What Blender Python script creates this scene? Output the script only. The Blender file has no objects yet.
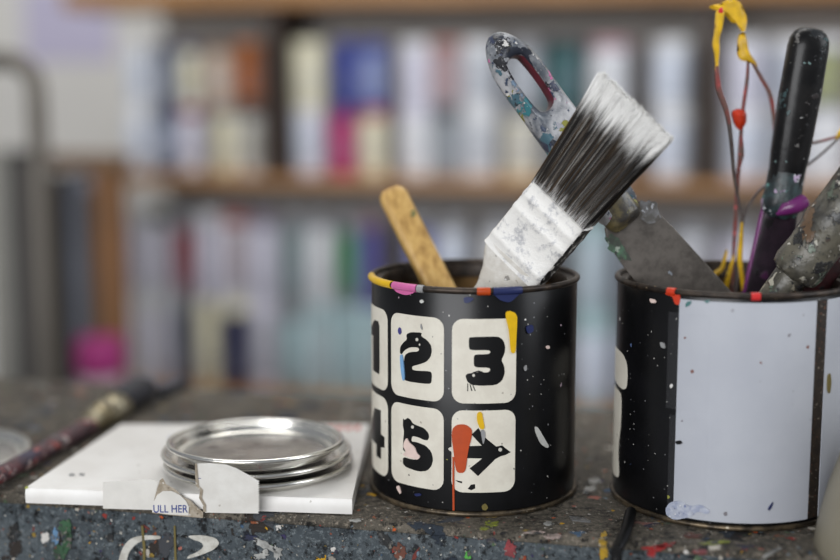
import bpy, bmesh, math, random
from mathutils import Vector, Matrix
PI = math.pi
rnd = random.Random(7)
S = bpy.context.scene
COL = S.collection

# ------------------------------------------------------------------ camera model
HC, PITCH, FPX = 0.2106, math.radians(8.49), 1300.0
CP, SP = math.cos(PITCH), math.sin(PITCH)
CAM = Vector((0, 0, HC))
def ray(px, py):
    a, b = (px - 420) / FPX, (280 - py) / FPX
    return Vector((a, CP + b * SP, -SP + b * CP))
def at(px, py, Y):                       # the point a pixel sees in the vertical plane y = Y
    d = ray(px, py); return CAM + d * (Y / d.y)
def at_z(px, py, z):                     # the point a pixel sees on a level at height z
    d = ray(px, py); return CAM + d * ((z - HC) / d.z)
# room frame: the bench, the shelves and the wall are turned 12.5 degrees
RA = math.radians(12.5)
UD = Vector((math.cos(RA), -math.sin(RA), 0)); VD = Vector((math.sin(RA), math.cos(RA), 0))
P0 = Vector((-0.01, 0.607, 0))
def RF(u, v, z): return P0 + UD * u + VD * v + Vector((0, 0, z))
def at_v(px, py, v):                     # where a pixel meets the room plane at depth v -> (u, z)
    d = ray(px, py); n = VD
    t = (v - (CAM - P0).dot(n)) / d.dot(n)
    p = CAM + d * t
    return (p - P0).dot(UD), p.z

# ------------------------------------------------------------------ colours and materials
def lin(c):
    return tuple((x / 12.92 if x <= 0.04045 else ((x + 0.055) / 1.055) ** 2.4) for x in (v / 255 for v in c)) + (1,)
class NT:
    def __init__(s, name):
        s.m = bpy.data.materials.new(name); s.m.use_nodes = True
        s.t = s.m.node_tree; s.n = s.t.nodes; s.b = s.n['Principled BSDF']
    def new(s, t, **k):
        n = s.n.new(t)
        for a, b in k.items(): setattr(n, a, b)
        return n
    def link(s, a, b): s.t.links.new(a, b)
    def math(s, op, a, b):
        n = s.new('ShaderNodeMath', operation=op)
        for i, v in enumerate((a, b)):
            if v is None: continue
            if isinstance(v, (int, float)): n.inputs[i].default_value = v
            else: s.link(v, n.inputs[i])
        return n.outputs[0]
    def mix(s, fac, a, b):
        n = s.new('ShaderNodeMix', data_type='RGBA')
        for i, v in ((0, fac), (6, a), (7, b)):
            if isinstance(v, (int, float)): n.inputs[i].default_value = v
            elif isinstance(v, tuple): n.inputs[i].default_value = v
            else: s.link(v, n.inputs[i])
        return n.outputs[2]
    def coords(s, kind='Object', scale=None):
        c = s.new('ShaderNodeTexCoord').outputs[kind]
        if scale:
            mp = s.new('ShaderNodeMapping'); mp.inputs['Scale'].default_value = scale
            s.link(c, mp.inputs[0]); c = mp.outputs[0]
        return c
    def noise(s, vec, scale, detail=3, rough=.55):
        n = s.new('ShaderNodeTexNoise'); n.inputs['Scale'].default_value = scale
        n.inputs['Detail'].default_value = detail; n.inputs['Roughness'].default_value = rough
        s.link(vec, n.inputs['Vector']); return n
    def step(s, v, lo, hi):
        n = s.new('ShaderNodeMapRange', interpolation_type='SMOOTHSTEP')
        n.inputs[1].default_value = lo; n.inputs[2].default_value = hi; s.link(v, n.inputs[0]); return n.outputs[0]
    def ramp(s, v, stops, interp='LINEAR'):
        n = s.new('ShaderNodeValToRGB'); r = n.color_ramp; r.interpolation = interp
        while len(r.elements) < len(stops): r.elements.new(0.5)
        for e, (p, c) in zip(r.elements, stops): e.position = p; e.color = lin(c)
        s.link(v, n.inputs[0]); return n.outputs[0]
    def splats(s, col, vec, scale, density, size, palette, distort=.5, offs=0, dscale=None, soft=.04):
        nz = s.noise(vec, dscale or scale * 1.6, 4)
        v1 = s.new('ShaderNodeVectorMath', operation='SUBTRACT'); s.link(nz.outputs['Color'], v1.inputs[0]); v1.inputs[1].default_value = (.5, .5, .5)
        v2 = s.new('ShaderNodeVectorMath', operation='SCALE'); s.link(v1.outputs[0], v2.inputs[0]); v2.inputs['Scale'].default_value = distort / scale
        v3 = s.new('ShaderNodeVectorMath', operation='ADD'); s.link(v2.outputs[0], v3.inputs[0]); s.link(vec, v3.inputs[1])
        v4 = s.new('ShaderNodeVectorMath', operation='ADD'); s.link(v3.outputs[0], v4.inputs[0]); v4.inputs[1].default_value = (offs, offs * .7, -offs * .4)
        vo = s.new('ShaderNodeTexVoronoi'); vo.inputs['Scale'].default_value = scale; s.link(v4.outputs[0], vo.inputs['Vector'])
        sc = s.new('ShaderNodeSeparateColor'); s.link(vo.outputs['Color'], sc.inputs[0])
        rad = s.math('MULTIPLY', s.math('ADD', s.math('MULTIPLY', sc.outputs[1], .9), .25), size)
        dm = s.math('SUBTRACT', rad, vo.outputs['Distance'])
        m1 = s.step(dm, 0, soft)
        m2 = s.math('LESS_THAN', sc.outputs[0], density)
        m = s.math('MULTIPLY', m1, m2)
        k = len(palette)
        pc = s.ramp(sc.outputs[2], [(i / k, c) for i, c in enumerate(palette)], 'CONSTANT') if k > 1 else lin(palette[0])
        return s.mix(m, col, pc), m
    def patches(s, col, vec, scale, lo, palette, offs=0, cscale=None, soft=.02, rough=.6):
        v4 = s.new('ShaderNodeVectorMath', operation='ADD'); s.link(vec, v4.inputs[0]); v4.inputs[1].default_value = (offs, -offs * .6, offs * .3)
        nz = s.noise(v4.outputs[0], scale, 5, rough)
        m = s.step(nz.outputs[0], lo, lo + soft)
        vo = s.new('ShaderNodeTexVoronoi'); vo.inputs['Scale'].default_value = cscale or scale * .8; s.link(v4.outputs[0], vo.inputs['Vector'])
        sc = s.new('ShaderNodeSeparateColor'); s.link(vo.outputs['Color'], sc.inputs[0]); k = len(palette)
        pc = s.ramp(sc.outputs[0], [(i / k, c) for i, c in enumerate(palette)], 'CONSTANT')
        return s.mix(m, col, pc), m
    def done(s, col=None, rough=.5, metal=0, bump=None, bstr=.3, bdist=.0005, coat=0, spec=None):
        if col is not None:
            if isinstance(col, tuple): s.b.inputs['Base Color'].default_value = col
            else: s.link(col, s.b.inputs['Base Color'])
        if isinstance(rough, (int, float)): s.b.inputs['Roughness'].default_value = rough
        else: s.link(rough, s.b.inputs['Roughness'])
        if isinstance(metal, (int, float)): s.b.inputs['Metallic'].default_value = metal
        else: s.link(metal, s.b.inputs['Metallic'])
        if coat: s.b.inputs['Coat Weight'].default_value = coat; s.b.inputs['Coat Roughness'].default_value = .12
        if spec is not None: s.b.inputs['Specular IOR Level'].default_value = spec
        if bump is not None:
            n = s.new('ShaderNodeBump'); n.inputs['Strength'].default_value = bstr; n.inputs['Distance'].default_value = bdist
            s.link(bump, n.inputs['Height']); s.link(n.outputs[0], s.b.inputs['Normal'])
        return s.m
def plain(name, c, rough=.5, metal=0, var=.08, scale=120, spec=None, coat=0):
    t = NT(name); v = t.coords(); n = t.noise(v, scale, 3)
    d = tuple(max(0, x * (1 - var * 2.2)) for x in c)
    col = t.mix(n.outputs[0], lin(c), lin(d))
    return t.done(col, rough, metal, spec=spec, coat=coat)
def layered(name, base, base2, nscale, layers, rough=.5, metal=0, bstr=.4, bdist=.0006, spec=None, nlo=.35, nhi=.65, coat=0):
    t = NT(name); v = t.coords(); n = t.noise(v, nscale, 6, .62)
    col = t.mix(t.step(n.outputs[0], nlo, nhi), lin(base), lin(base2))
    h = n.outputs[0]
    for k, L in enumerate(layers):
        if L[0] == 'P': col, m = t.patches(col, v, L[1], L[2], L[3], offs=1.9 * (k + 1), cscale=L[4] if len(L) > 4 else None)
        else: col, m = t.splats(col, v, L[0], L[1], L[2], L[3], L[4] if len(L) > 4 else .5, offs=3.1 * (k + 1))
        h = t.math('ADD', h, t.math('MULTIPLY', m, .7))
    return t.done(col, rough, metal, bump=h, bstr=bstr, bdist=bdist, spec=spec, coat=coat)

# ------------------------------------------------------------------ mesh helpers
def thing(name, label, cat, loc=(0, 0, 0), group=None):
    o = bpy.data.objects.new(name, None); COL.objects.link(o); o.location = loc; o.empty_display_size = .01
    o['label'] = label; o['category'] = cat
    if group: o['group'] = group
    return o
def tag(o, label, cat, group=None):
    o['label'] = label; o['category'] = cat
    if group: o['group'] = group
    return o
def wloc(p):
    v = Vector((0, 0, 0))
    while p is not None: v += p.location; p = p.parent
    return v
def obj(name, bm, mats, parent=None, origin=None, smooth=True, angle=40, label=None):
    """link a bmesh (world coordinates) as one mesh object"""
    off = wloc(parent) if parent is not None else Vector(origin or (0, 0, 0))
    for v in bm.verts: v.co -= off
    bmesh.ops.recalc_face_normals(bm, faces=bm.faces[:])
    me = bpy.data.meshes.new(name); bm.to_mesh(me); bm.free()
    for m in (mats if isinstance(mats, (list, tuple)) else [mats]): me.materials.append(m)
    if smooth:
        me.polygons.foreach_set('use_smooth', [True] * len(me.polygons))
        me.set_sharp_from_angle(angle=math.radians(angle))
    o = bpy.data.objects.new(name, me); COL.objects.link(o)
    if parent is not None: o.parent = parent
    else: o.location = off
    if label: o['label'] = label
    return o
def struct(name, bm, mat, origin=None, smooth=False):
    o = obj(name, bm, mat, None, origin, smooth); o['kind'] = 'structure'; return o
def rbox(bm, u0, u1, v0, v1, z0, z1, fn=RF, bev=0):
    vs = [bm.verts.new(fn(u, v, z)) for z in (z0, z1) for v in (v0, v1) for u in (u0, u1)]
    fs = [bm.faces.new([vs[i] for i in q]) for q in ((0, 1, 3, 2), (4, 5, 7, 6), (0, 1, 5, 4), (2, 3, 7, 6), (0, 2, 6, 4), (1, 3, 7, 5))]
    if bev:
        es = list({e for f in fs for e in f.edges})
        bmesh.ops.bevel(bm, geom=es, offset=bev, segments=3, affect='EDGES', profile=.5)
def B(*a, fn=RF, bev=0):
    bm = bmesh.new(); rbox(bm, *a, fn=fn, bev=bev); return bm
def lathe(bm, prof, c, n=128, closed=False, th0=0., th1=2 * PI):
    full = abs(th1 - th0 - 2 * PI) < 1e-6
    k = n if full else n + 1
    rings = []
    for r, z in prof:
        if r < 1e-6: rings.append([bm.verts.new((c[0], c[1], c[2] + z))])
        else: rings.append([bm.verts.new((c[0] + r * math.sin(th0 + (th1 - th0) * i / n), c[1] - r * math.cos(th0 + (th1 - th0) * i / n), c[2] + z)) for i in range(k)])
    pairs = list(zip(rings, rings[1:])) + ([(rings[-1], rings[0])] if closed else [])
    for a, b in pairs:
        for i in range(k if full else k - 1):
            j = (i + 1) % k
            if len(a) == 1 and len(b) == 1: continue
            if len(a) == 1: bm.faces.new((a[0], b[j], b[i]))
            elif len(b) == 1: bm.faces.new((a[i], a[j], b[0]))
            else: bm.faces.new((a[i], a[j], b[j], b[i]))
    if closed and not full:
        bm.faces.new([r[0] for r in rings]); bm.faces.new([r[-1] for r in rings])
def circ(cr, cz, r, n=12, a0=0., a1=2 * PI, end=False):
    m = n if not end else n - 1
    return [(cr + r * math.cos(a0 + (a1 - a0) * i / m), cz + r * math.sin(a0 + (a1 - a0) * i / m)) for i in range(n)]
def loft(bm, secs, wdir, n=32, caps=True):
    """secs: (centre, half width, half thickness[, exponent]); wdir: hint for the width direction"""
    rings = []; m = len(secs)
    for i, s in enumerate(secs):
        c, a, b = s[:3]; e = s[3] if len(s) > 3 else 2
        t = (Vector(secs[min(i + 1, m - 1)][0]) - Vector(secs[max(i - 1, 0)][0])).normalized()
        w = (wdir - t * wdir.dot(t)).normalized(); k = t.cross(w)
        R = []
        for j in range(n):
            th = 2 * PI * j / n; cs, sn = math.cos(th), math.sin(th)
            R.append(bm.verts.new(Vector(c) + w * (a * math.copysign(abs(cs) ** (2 / e), cs)) + k * (b * math.copysign(abs(sn) ** (2 / e), sn))))
        rings.append(R)
    for a, b in zip(rings, rings[1:]):
        for j in range(n): bm.faces.new((a[j], a[(j + 1) % n], b[(j + 1) % n], b[j]))
    if caps: bm.faces.new(rings[0]); bm.faces.new(rings[-1])
def axis_secs(A, Bp, tab):
    """tab rows: (distance from A along A->Bp, half width, half thickness, exponent)"""
    d = (Vector(Bp) - Vector(A)).normalized()
    return [(Vector(A) + d * r[0],) + tuple(r[1:]) for r in tab]
def catmull(P, k=6, closed=False):
    out = []; n = len(P)
    for i in range(n if closed else n - 1):
        g = lambda q: P[q % n] if closed else P[min(max(q, 0), n - 1)]
        p0, p1, p2, p3 = g(i - 1), g(i), g(i + 1), g(i + 2)
        for j in range(k):
            t = j / k
            out.append(.5 * (2 * p1 + (p2 - p0) * t + (2 * p0 - 5 * p1 + 4 * p2 - p3) * t * t + (3 * p1 - p0 - 3 * p2 + p3) * t ** 3))
    if not closed: out.append(P[-1])
    return out
def tube(bm, pts, rads, n=8, k=6):
    pts = [Vector(p) for p in pts]; P = catmull(pts, k)
    m = len(P); secs = []
    for i, p in enumerate(P):
        f = i / (m - 1) * (len(rads) - 1); a = int(min(f, len(rads) - 2)); r = rads[a] + (rads[a + 1] - rads[a]) * (f - a)
        secs.append((p, r, r))
    loft(bm, secs, Vector((.3, 1, .2)), n)
def chaikin(P, it=1):
    for _ in range(it):
        Q = []
        for i in range(len(P)):
            a, b = P[i], P[(i + 1) % len(P)]
            Q += [(a[0] * .8 + b[0] * .2, a[1] * .8 + b[1] * .2), (a[0] * .2 + b[0] * .8, a[1] * .2 + b[1] * .8)]
        P = Q
    return P
def rrect(x0, x1, y0, y1, r, k=5):
    out = []
    for cx, cy, a in ((x1 - r, y1 - r, 0), (x0 + r, y1 - r, 90), (x0 + r, y0 + r, 180), (x1 - r, y0 + r, 270)):
        for i in range(k + 1):
            t = math.radians(a + 90 * i / k); out.append((cx + r * math.cos(t), cy + r * math.sin(t)))
    return out
def blob(cx, cy, a, b, n=20, wob=.34, seed=0, ang=0):
    r = random.Random(seed); out = []
    for i in range(n):
        t = 2 * PI * i / n; q = 1 + r.uniform(-wob, wob)
        x, y = a * q * math.cos(t), b * q * math.sin(t)
        out.append((cx + x * math.cos(ang) - y * math.sin(ang), cy + x * math.sin(ang) + y * math.cos(ang)))
    return chaikin(out)
def flat(P, thick, fn):
    """outline P (2D) as a thin solid sheet; fn(x, y, h) places it"""
    bm = bmesh.new()
    a = [bm.verts.new((x, y, 0)) for x, y in P]; bm.faces.new(a); bm.normal_update()
    bmesh.ops.triangulate(bm, faces=bm.faces[:], ngon_method='EAR_CLIP')
    tri = [[v for v in f.verts] for f in bm.faces]; n = len(P)
    b = [bm.verts.new(fn(x, y, 0)) for x, y in P]; mp = dict(zip(a, b))
    for v, (x, y) in zip(a, P): v.co = fn(x, y, thick)
    for t_ in tri: bm.faces.new([mp[v] for v in t_][::-1])
    for i in range(n): bm.faces.new((a[i], a[(i + 1) % n], b[(i + 1) % n], b[i]))
    return bm

class Tin:
    def __init__(s, c, R, H): s.c, s.R, s.H = Vector(c), R, H
    def cast(s, px, py):                  # pixel -> (arc, height) on the tin's wall
        d = ray(px, py); o = CAM - s.c
        a = d.x ** 2 + d.y ** 2; b = o.x * d.x + o.y * d.y; c = o.x ** 2 + o.y ** 2 - s.R ** 2
        D = max(b * b - a * c, 0); t = (-b - math.sqrt(D)) / a; p = o + d * t
        return math.atan2(p.x, -p.y) * s.R, p.z
    def P(s, x, z, off):
        th = x / s.R; return s.c + Vector(((s.R + off) * math.sin(th), -(s.R + off) * math.cos(th), z))
    def wrap(s, polys, off, thick=.00008):
        """2D outlines (arc, height) bent round the wall, as thin sheets"""
        bm = bmesh.new()
        for P in polys:
            b2 = bmesh.new(); f = b2.faces.new([b2.verts.new((x, z, 0)) for x, z in P])
            x0, x1 = min(p[0] for p in P), max(p[0] for p in P)
            stp = s.R * math.radians(2.5); x = math.ceil(x0 / stp) * stp
            while x < x1:
                bmesh.ops.bisect_plane(b2, geom=b2.verts[:] + b2.edges[:] + b2.faces[:], plane_co=(x, 0, 0), plane_no=(1, 0, 0)); x += stp
            b2.normal_update(); bmesh.ops.triangulate(b2, faces=[f for f in b2.faces if len(f.verts) > 4], ngon_method='EAR_CLIP')
            mp = {}
            for top in (1, 0):
                for v in b2.verts: mp[(v, top)] = bm.verts.new(s.P(v.co.x, v.co.y, off if top else off - thick))
            for f in b2.faces:
                bm.faces.new([mp[(v, 1)] for v in f.verts]); bm.faces.new([mp[(v, 0)] for v in f.verts][::-1])
            for e in b2.edges:
                if len(e.link_faces) == 1:
                    a, b = e.verts; bm.faces.new((mp[(a, 1)], mp[(b, 1)], mp[(b, 0)], mp[(a, 0)]))
            b2.free()
        return bm
    def px(s, pts, it=1): return chaikin([s.cast(x, y) for x, y in pts], it)

# ------------------------------------------------------------------ palettes
SPLAT = [(196, 190, 178), (150, 60, 52), (70, 96, 122), (206, 160, 40), (90, 110, 84), (214, 210, 204), (178, 110, 96), (40, 44, 52), (196, 92, 44), (116, 134, 146), (150, 126, 60), (60, 54, 90)]
DARKS = [(34, 33, 34), (52, 46, 42), (70, 72, 76), (44, 52, 62)]
M = {}
MUTED = [(150, 144, 134), (120, 60, 54), (70, 86, 100), (150, 128, 70), (84, 98, 82), (176, 172, 164), (140, 104, 96), (40, 42, 46), (150, 90, 62), (116, 126, 132), (60, 58, 74), (104, 96, 88)]
def bench_mat(name, b1, b2, b3, amt):
    t = NT(name); v = t.coords(); n = t.noise(v, 26, 8, .68)
    col = t.ramp(n.outputs[0], [(.32, b1), (.5, b2), (.68, b3)])
    n2 = t.noise(v, 420, 6, .8); col = t.mix(t.step(n2.outputs[0], .5, .64), col, lin(tuple(int(x * 1.3) for x in b3)))
    n3 = t.noise(v, 190, 6, .8); col = t.mix(t.step(n3.outputs[0], .51, .62), col, lin(tuple(int(x * .42) for x in b1)))
    h = t.math('ADD', n2.outputs[0], n3.outputs[0])
    for k, (sc, lo, pal) in enumerate([(34, .61, DARKS), (60, .65, MUTED), (120, .67, MUTED), (240, .665, MUTED), (480, .66, MUTED)]):
        col, m = t.patches(col, v, sc, lo + (1 - amt) * .02, pal, offs=1.7 * (k + 1)); h = t.math('ADD', h, t.math('MULTIPLY', m, .8))
    for k, (sc, de, si, pal, ds) in enumerate([(130, .10, .45, SPLAT, 1.4), (330, .12, .42, SPLAT, 1.2), (700, .12, .4, [(210, 206, 196), (170, 160, 144), (140, 80, 60), (40, 40, 44)], 1.0)]):
        col, m = t.splats(col, v, sc, de * amt, si, pal, ds, offs=2.3 * (k + 1)); h = t.math('ADD', h, t.math('MULTIPLY', m, .9))
    return t.done(col, .6, 0, bump=h, bstr=1.0, bdist=.0012, spec=.3)
M['bench_top'] = bench_mat('paint spattered bench top', (54, 50, 45), (84, 79, 70), (110, 103, 92), 1.0)
M['bench_front'] = bench_mat('blue grey bench front', (52, 57, 60), (74, 82, 87), (94, 100, 103), .9)
M['bench_wood'] = plain('old dark bench timber', (84, 76, 68), .7)
M['black_print'] = layered('black tin print', (10, 10, 11), (15, 15, 17), 40, [(260, .035, .26, [(210, 208, 204), (90, 110, 150), (170, 150, 160), (140, 140, 60)], .6), (700, .06, .3, [(120, 120, 122), (180, 178, 172)], .6)], rough=.3, bstr=.08, spec=.28)
M['tin_rim'] = layered('tarnished tin rim', (66, 56, 48), (36, 31, 28), 160, [(500, .2, .4, [(120, 104, 84), (30, 26, 24)], .7)], rough=.45, metal=.6, bstr=.3)
M['tin_base'] = layered('tarnished tin base ring', (112, 98, 78), (54, 48, 40), 120, [(400, .12, .4, [(60, 54, 46), (180, 170, 150)], .7)], rough=.42, metal=.7, bstr=.25)
M['tin_inside'] = layered('paint stained tin lining', (128, 98, 54), (62, 48, 32), 45, [(90, .3, .6, [(140, 106, 48), (52, 42, 32), (30, 26, 24), (120, 96, 60)], .9)], rough=.5, metal=.3)
M['cream'] = layered('cream label print', (218, 213, 199), (208, 202, 188), 90, [(500, .05, .28, [(170, 162, 148), (96, 92, 88)], .6)], rough=.4, bstr=.05)
M['ink'] = plain('black label ink', (12, 12, 13), .38, spec=.28)
M['white_ink'] = plain('white label ink', (216, 212, 200), .4)
def paint(name, c, r=.35): M[name] = plain(name + ' paint', c, r, var=.06, scale=300, coat=.2); return M[name]
PAINTS = dict(yellow=(228, 182, 8), orange=(186, 68, 8), pink=(208, 104, 160), navy=(30, 40, 86), lightblue=(122, 170, 214), palepink=(232, 208, 198), white_fleck=(206, 206, 200),
                  red=(206, 40, 40), vermilion=(206, 56, 22), grey=(150, 150, 150), violet=(66, 62, 130), green=(52, 98, 62), lime=(170, 180, 60), purple=(110, 38, 104), teal=(70, 120, 118), rose=(170, 60, 66), rust=(120, 66, 46), olive=(112, 100, 52), bright_green=(90, 190, 70))
for nm, c in PAINTS.items(): paint(nm, c)

def crackled(nm):
    k = 'bench_' + nm
    if k not in M:
        c = {'ink': (26, 27, 29)}.get(nm) or PAINTS[nm]
        M[k] = layered(nm + ' paint dried on the bench', tuple(int(x * .86) for x in c), tuple(int(x * .6) for x in c), 90, [('P', 170, .56, [(70, 70, 68), (92, 88, 82), (52, 54, 56)]), ('P', 420, .58, [(110, 106, 98), (50, 50, 50), (150, 146, 138)])], rough=.5, bstr=.8)
    return M[k]
# ------------------------------------------------------------------ setting: floor, wall
FZ = -0.86
M['wall'] = plain('pale grey wall paint', (224, 221, 215), .8, var=.02, scale=6)
M['floor'] = plain('grey studio floor', (120, 116, 112), .7, var=.06, scale=8)
struct('floor', B(-2.6, 2.6, -1.6, 1.62, FZ - .05, FZ), M['floor'])
struct('wall_back', B(-2.6, 2.6, 1.56, 1.62, FZ, 1.9), M['wall'])

# ------------------------------------------------------------------ workbench
bt = thing('workbench', 'narrow paint-spattered workbench carrying the tins, lids and carton', 'workbench', RF(0, .14, FZ))
BW0, BW1, BD = -.62, .75, .252
bm = bmesh.new()
rows = [(.04, -.032)] + [(.004 - .004 * math.sin(a), -.004 + .004 * math.cos(a)) for a in [PI / 2 * (1 - i / 6) for i in range(7)]] + [(BD - .004, 0), (BD, -.004), (BD, -.032)]
va = [bm.verts.new(RF(BW0, v, z)) for v, z in rows]; vb = [bm.verts.new(RF(BW1, v, z)) for v, z in rows]
rows_n = len(rows)
for i in range(rows_n): bm.faces.new((va[i], va[(i + 1) % rows_n], vb[(i + 1) % rows_n], vb[i]))
bm.faces.new(va); bm.faces.new(vb)
obj('bench_top', bm, M['bench_top'], bt)
obj('front_board', B(BW0, BW1, .0005, .03, -.15, -.0042, bev=.001), M['bench_front'], bt, label='blue grey painted front board')
for u in (BW0 + .03, BW1 - .08):
    for v in (.04, BD - .06): obj('leg', B(u, u + .05, v, v + .05, FZ, -.032), M['bench_wood'], bt)
# marks on the front board
def front_pt(x, y, h):
    u, z = at_v(x, y, 0.0005); return RF(u, .0005 - .0004 - h, z)
def front_mark(polys, mat, name):
    for P in polys: obj(name, flat(P, .0004, front_pt), mat, bt, smooth=False)
cr = lambda pts: [(x / 2.2105, 480 + y / 2.2105) for x, y in pts]
M['old_white'] = layered('cracked white paint', (196, 194, 186), (166, 162, 152), 200, [(500, .35, .2, [(90, 92, 92)], .8)], rough=.6)
front_mark([chaikin(cr([(262, 190), (266, 165), (276, 142), (292, 127), (318, 121), (356, 122), (356, 130), (322, 131), (302, 140), (288, 156), (282, 172), (281, 190)]), 2)], M['old_white'], 'painted_mark')
front_mark([chaikin(cr([(414, 122), (450, 121), (478, 127), (487, 139), (474, 153), (448, 164), (414, 174), (416, 167), (438, 158), (452, 146), (446, 136), (428, 131)]), 2)], M['old_white'], 'painted_mark')
front_mark([cr([(313, 100), (318, 100), (323, 150), (322, 190), (317, 190), (317, 150)]), cr([(385, 100), (389, 100), (392, 190), (387, 190)])], M['olive'], 'paint_drip')
front_mark([blob(66, 528, 6, 9, seed=3), blob(68, 543, 5, 10, seed=4), blob(60, 552, 6, 8, seed=14)], crackled('green'), 'paint_splash')
front_mark([blob(56, 535, 3.5, 8, seed=5)], crackled('lightblue'), 'paint_splash')
front_mark([blob(266, 545, 12, 3.5, seed=6, ang=.5, wob=.5), blob(262, 555, 9, 4, seed=7, ang=-.4, wob=.5), blob(278, 552, 4, 8, seed=8, wob=.5)], crackled('white_fleck'), 'paint_splash')
front_mark([blob(251, 537, 6, 3, seed=9, wob=.4)], crackled('navy'), 'paint_splash')
front_mark([blob(400, 552, 6, 9, seed=10)], crackled('rust'), 'paint_splash')
front_mark([blob(468, 555, 3.2, 4, seed=11)], crackled('bright_green'), 'paint_splash')
front_mark([blob(604, 552, 4, 8, seed=12)], crackled('yellow'), 'paint_splash')
front_mark([blob(510, 549, 6, 9, seed=13)], crackled('rose'), 'paint_splash')
front_mark([blob(523, 559, 4, 4, seed=14)], crackled('orange'), 'paint_splash')
front_mark([blob(14, 532, 5, 9, seed=15), blob(110, 538, 4, 4, seed=16), blob(385, 540, 5, 10, seed=17, ang=-.6)], crackled('ink'), 'paint_splash')
# splashes lying on the bench top
def top_pt(x, y, h):
    p = at_z(x, y, 0); return Vector((p.x, p.y, .00005 + h))
def top_mark(polys, mat, h=.0004):
    for P in polys: obj('paint_splash', flat(P, h, top_pt), mat, bt, smooth=False)
top_mark([blob(491, 524, 7, 3, seed=21, wob=.4), blob(484, 529, 4, 1.6, seed=22)], crackled('lime'))
top_mark([blob(548, 524, 5, 2, seed=23), blob(590, 490, 6, 3, seed=24, ang=-.3, wob=.4), blob(594, 481, 6, 3, seed=25)], crackled('white_fleck'))
top_mark([blob(492, 541, 4, 2.4, seed=26)], crackled('navy'))
top_mark([blob(553, 537, 8, 2.4, seed=27), blob(534, 533, 10, 1.2, seed=28)], crackled('palepink'))
top_mark([blob(580, 520, 11, 2.2, seed=29, ang=.15)], crackled('grey'))
top_mark([blob(655, 549, 10, 2.5, seed=30, wob=.4), blob(666, 546, 10, 2, seed=31, ang=-.2), blob(652, 554, 4, 3, seed=32)], crackled('red'))
top_mark([blob(715, 543, 14, 1.6, seed=33, ang=-.1, wob=.4)], crackled('lime'))
top_mark([blob(692, 536, 10, 2.2, seed=34)], crackled('rust'))
top_mark([blob(772, 553, 10, 1.5, seed=35, ang=-.5, wob=.4)], crackled('white_fleck'))
top_mark([blob(700, 552, 7, 2, seed=36)], crackled('rose'))
top_mark([blob(603, 543, 4, 9, seed=37, wob=.4)], crackled('yellow'))
top_mark([blob(263, 519, 4, 1.6, seed=38, ang=-.8)], crackled('red'))
top_mark([blob(356, 521, 6, 1.4, seed=39)], crackled('white_fleck'))

# ------------------------------------------------------------------ the two tins
T1 = Tin((.0283, .671, 0), .0536, .1142)
T2 = Tin((.1592, .6545, 0), .0582, .1150)
GT = 'old paint tins used as brush pots'
def make_tin(T, label):
    r = thing('paint_tin', label, 'paint tin', T.c, GT); R, H = T.R, T.H
    bm = bmesh.new(); lathe(bm, [(R - .0012, .0022), (R, .0032), (R, H - .003), (R - .0006, H - .0018), (R - .0016, H - .003), (R - .0014, .0032)], T.c, closed=True); obj('body', bm, M['black_print'], r)
    bm = bmesh.new(); lathe(bm, circ(R - .0002, H - .0012, .0016, 14), T.c, closed=True)
    lathe(bm, [(R - .001, H - .0016), (R - .0035, H - .0032), (R - .0052, H - .0032), (R - .0058, H - .0018), (R - .0064, H - .0032), (R - .0062, H - .009), (R - .0056, H - .009), (R - .0054, H - .005), (R - .0015, H - .005)], T.c, closed=True); obj('rim', bm, M['tin_rim'], r)
    bm = bmesh.new(); lathe(bm, circ(R, .0015, .0014, 14), T.c, closed=True); obj('base_ring', bm, M['tin_base'], r)
    bm = bmesh.new(); lathe(bm, [(R - .002, H - .0052), (R - .002, .003), (R - .005, .0024), (0, .0024), (0, .0012), (R - .001, .0012)], T.c); obj('lining', bm, M['tin_inside'], r)
    return r
tin1 = make_tin(T1, 'black paint tin with cream number panels, standing beside the white carton')
tin2 = make_tin(T2, 'black paint tin wrapped in a white sheet, holding the black handle and twigs')
def rim_patch(T, root, x0, x1, mat, drop=0, name='rim_paint'):
    (a0, _), (a1, _) = T.cast(x0, 296), T.cast(x1, 296)
    bm = bmesh.new(); lathe(bm, circ(T.R - .0001, T.H - .0013, .0020, 12), T.c, n=10, closed=True, th0=a0 / T.R, th1=a1 / T.R)
    o = obj(name, bm, mat, root)
    if drop:
        m = (a0 + a1) / 2; w = (a1 - a0) / 2
        bm = T.wrap([chaikin([(m - w, T.H - .002), (m + w, T.H - .002), (m + w * .7, T.H - .004), (m + w * .2, T.H - .003 - drop), (m - w * .4, T.H - .003 - drop * .8), (m - w * .8, T.H - .004)], 2)], .0006, .0005)
        obj(name, bm, mat, root)
rim_patch(T1, tin1, 370.5, 392, M['yellow']); rim_patch(T1, tin1, 394, 417, M['pink'], .0022); rim_patch(T1, tin1, 418, 424, M['grey'])
rim_patch(T1, tin1, 477, 490, M['orange']); rim_patch(T1, tin1, 493, 521, M['navy'], .004)
rim_patch(T2, tin2, 668, 676, M['vermilion']); rim_patch(T2, tin2, 751, 760, M['red'])

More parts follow.
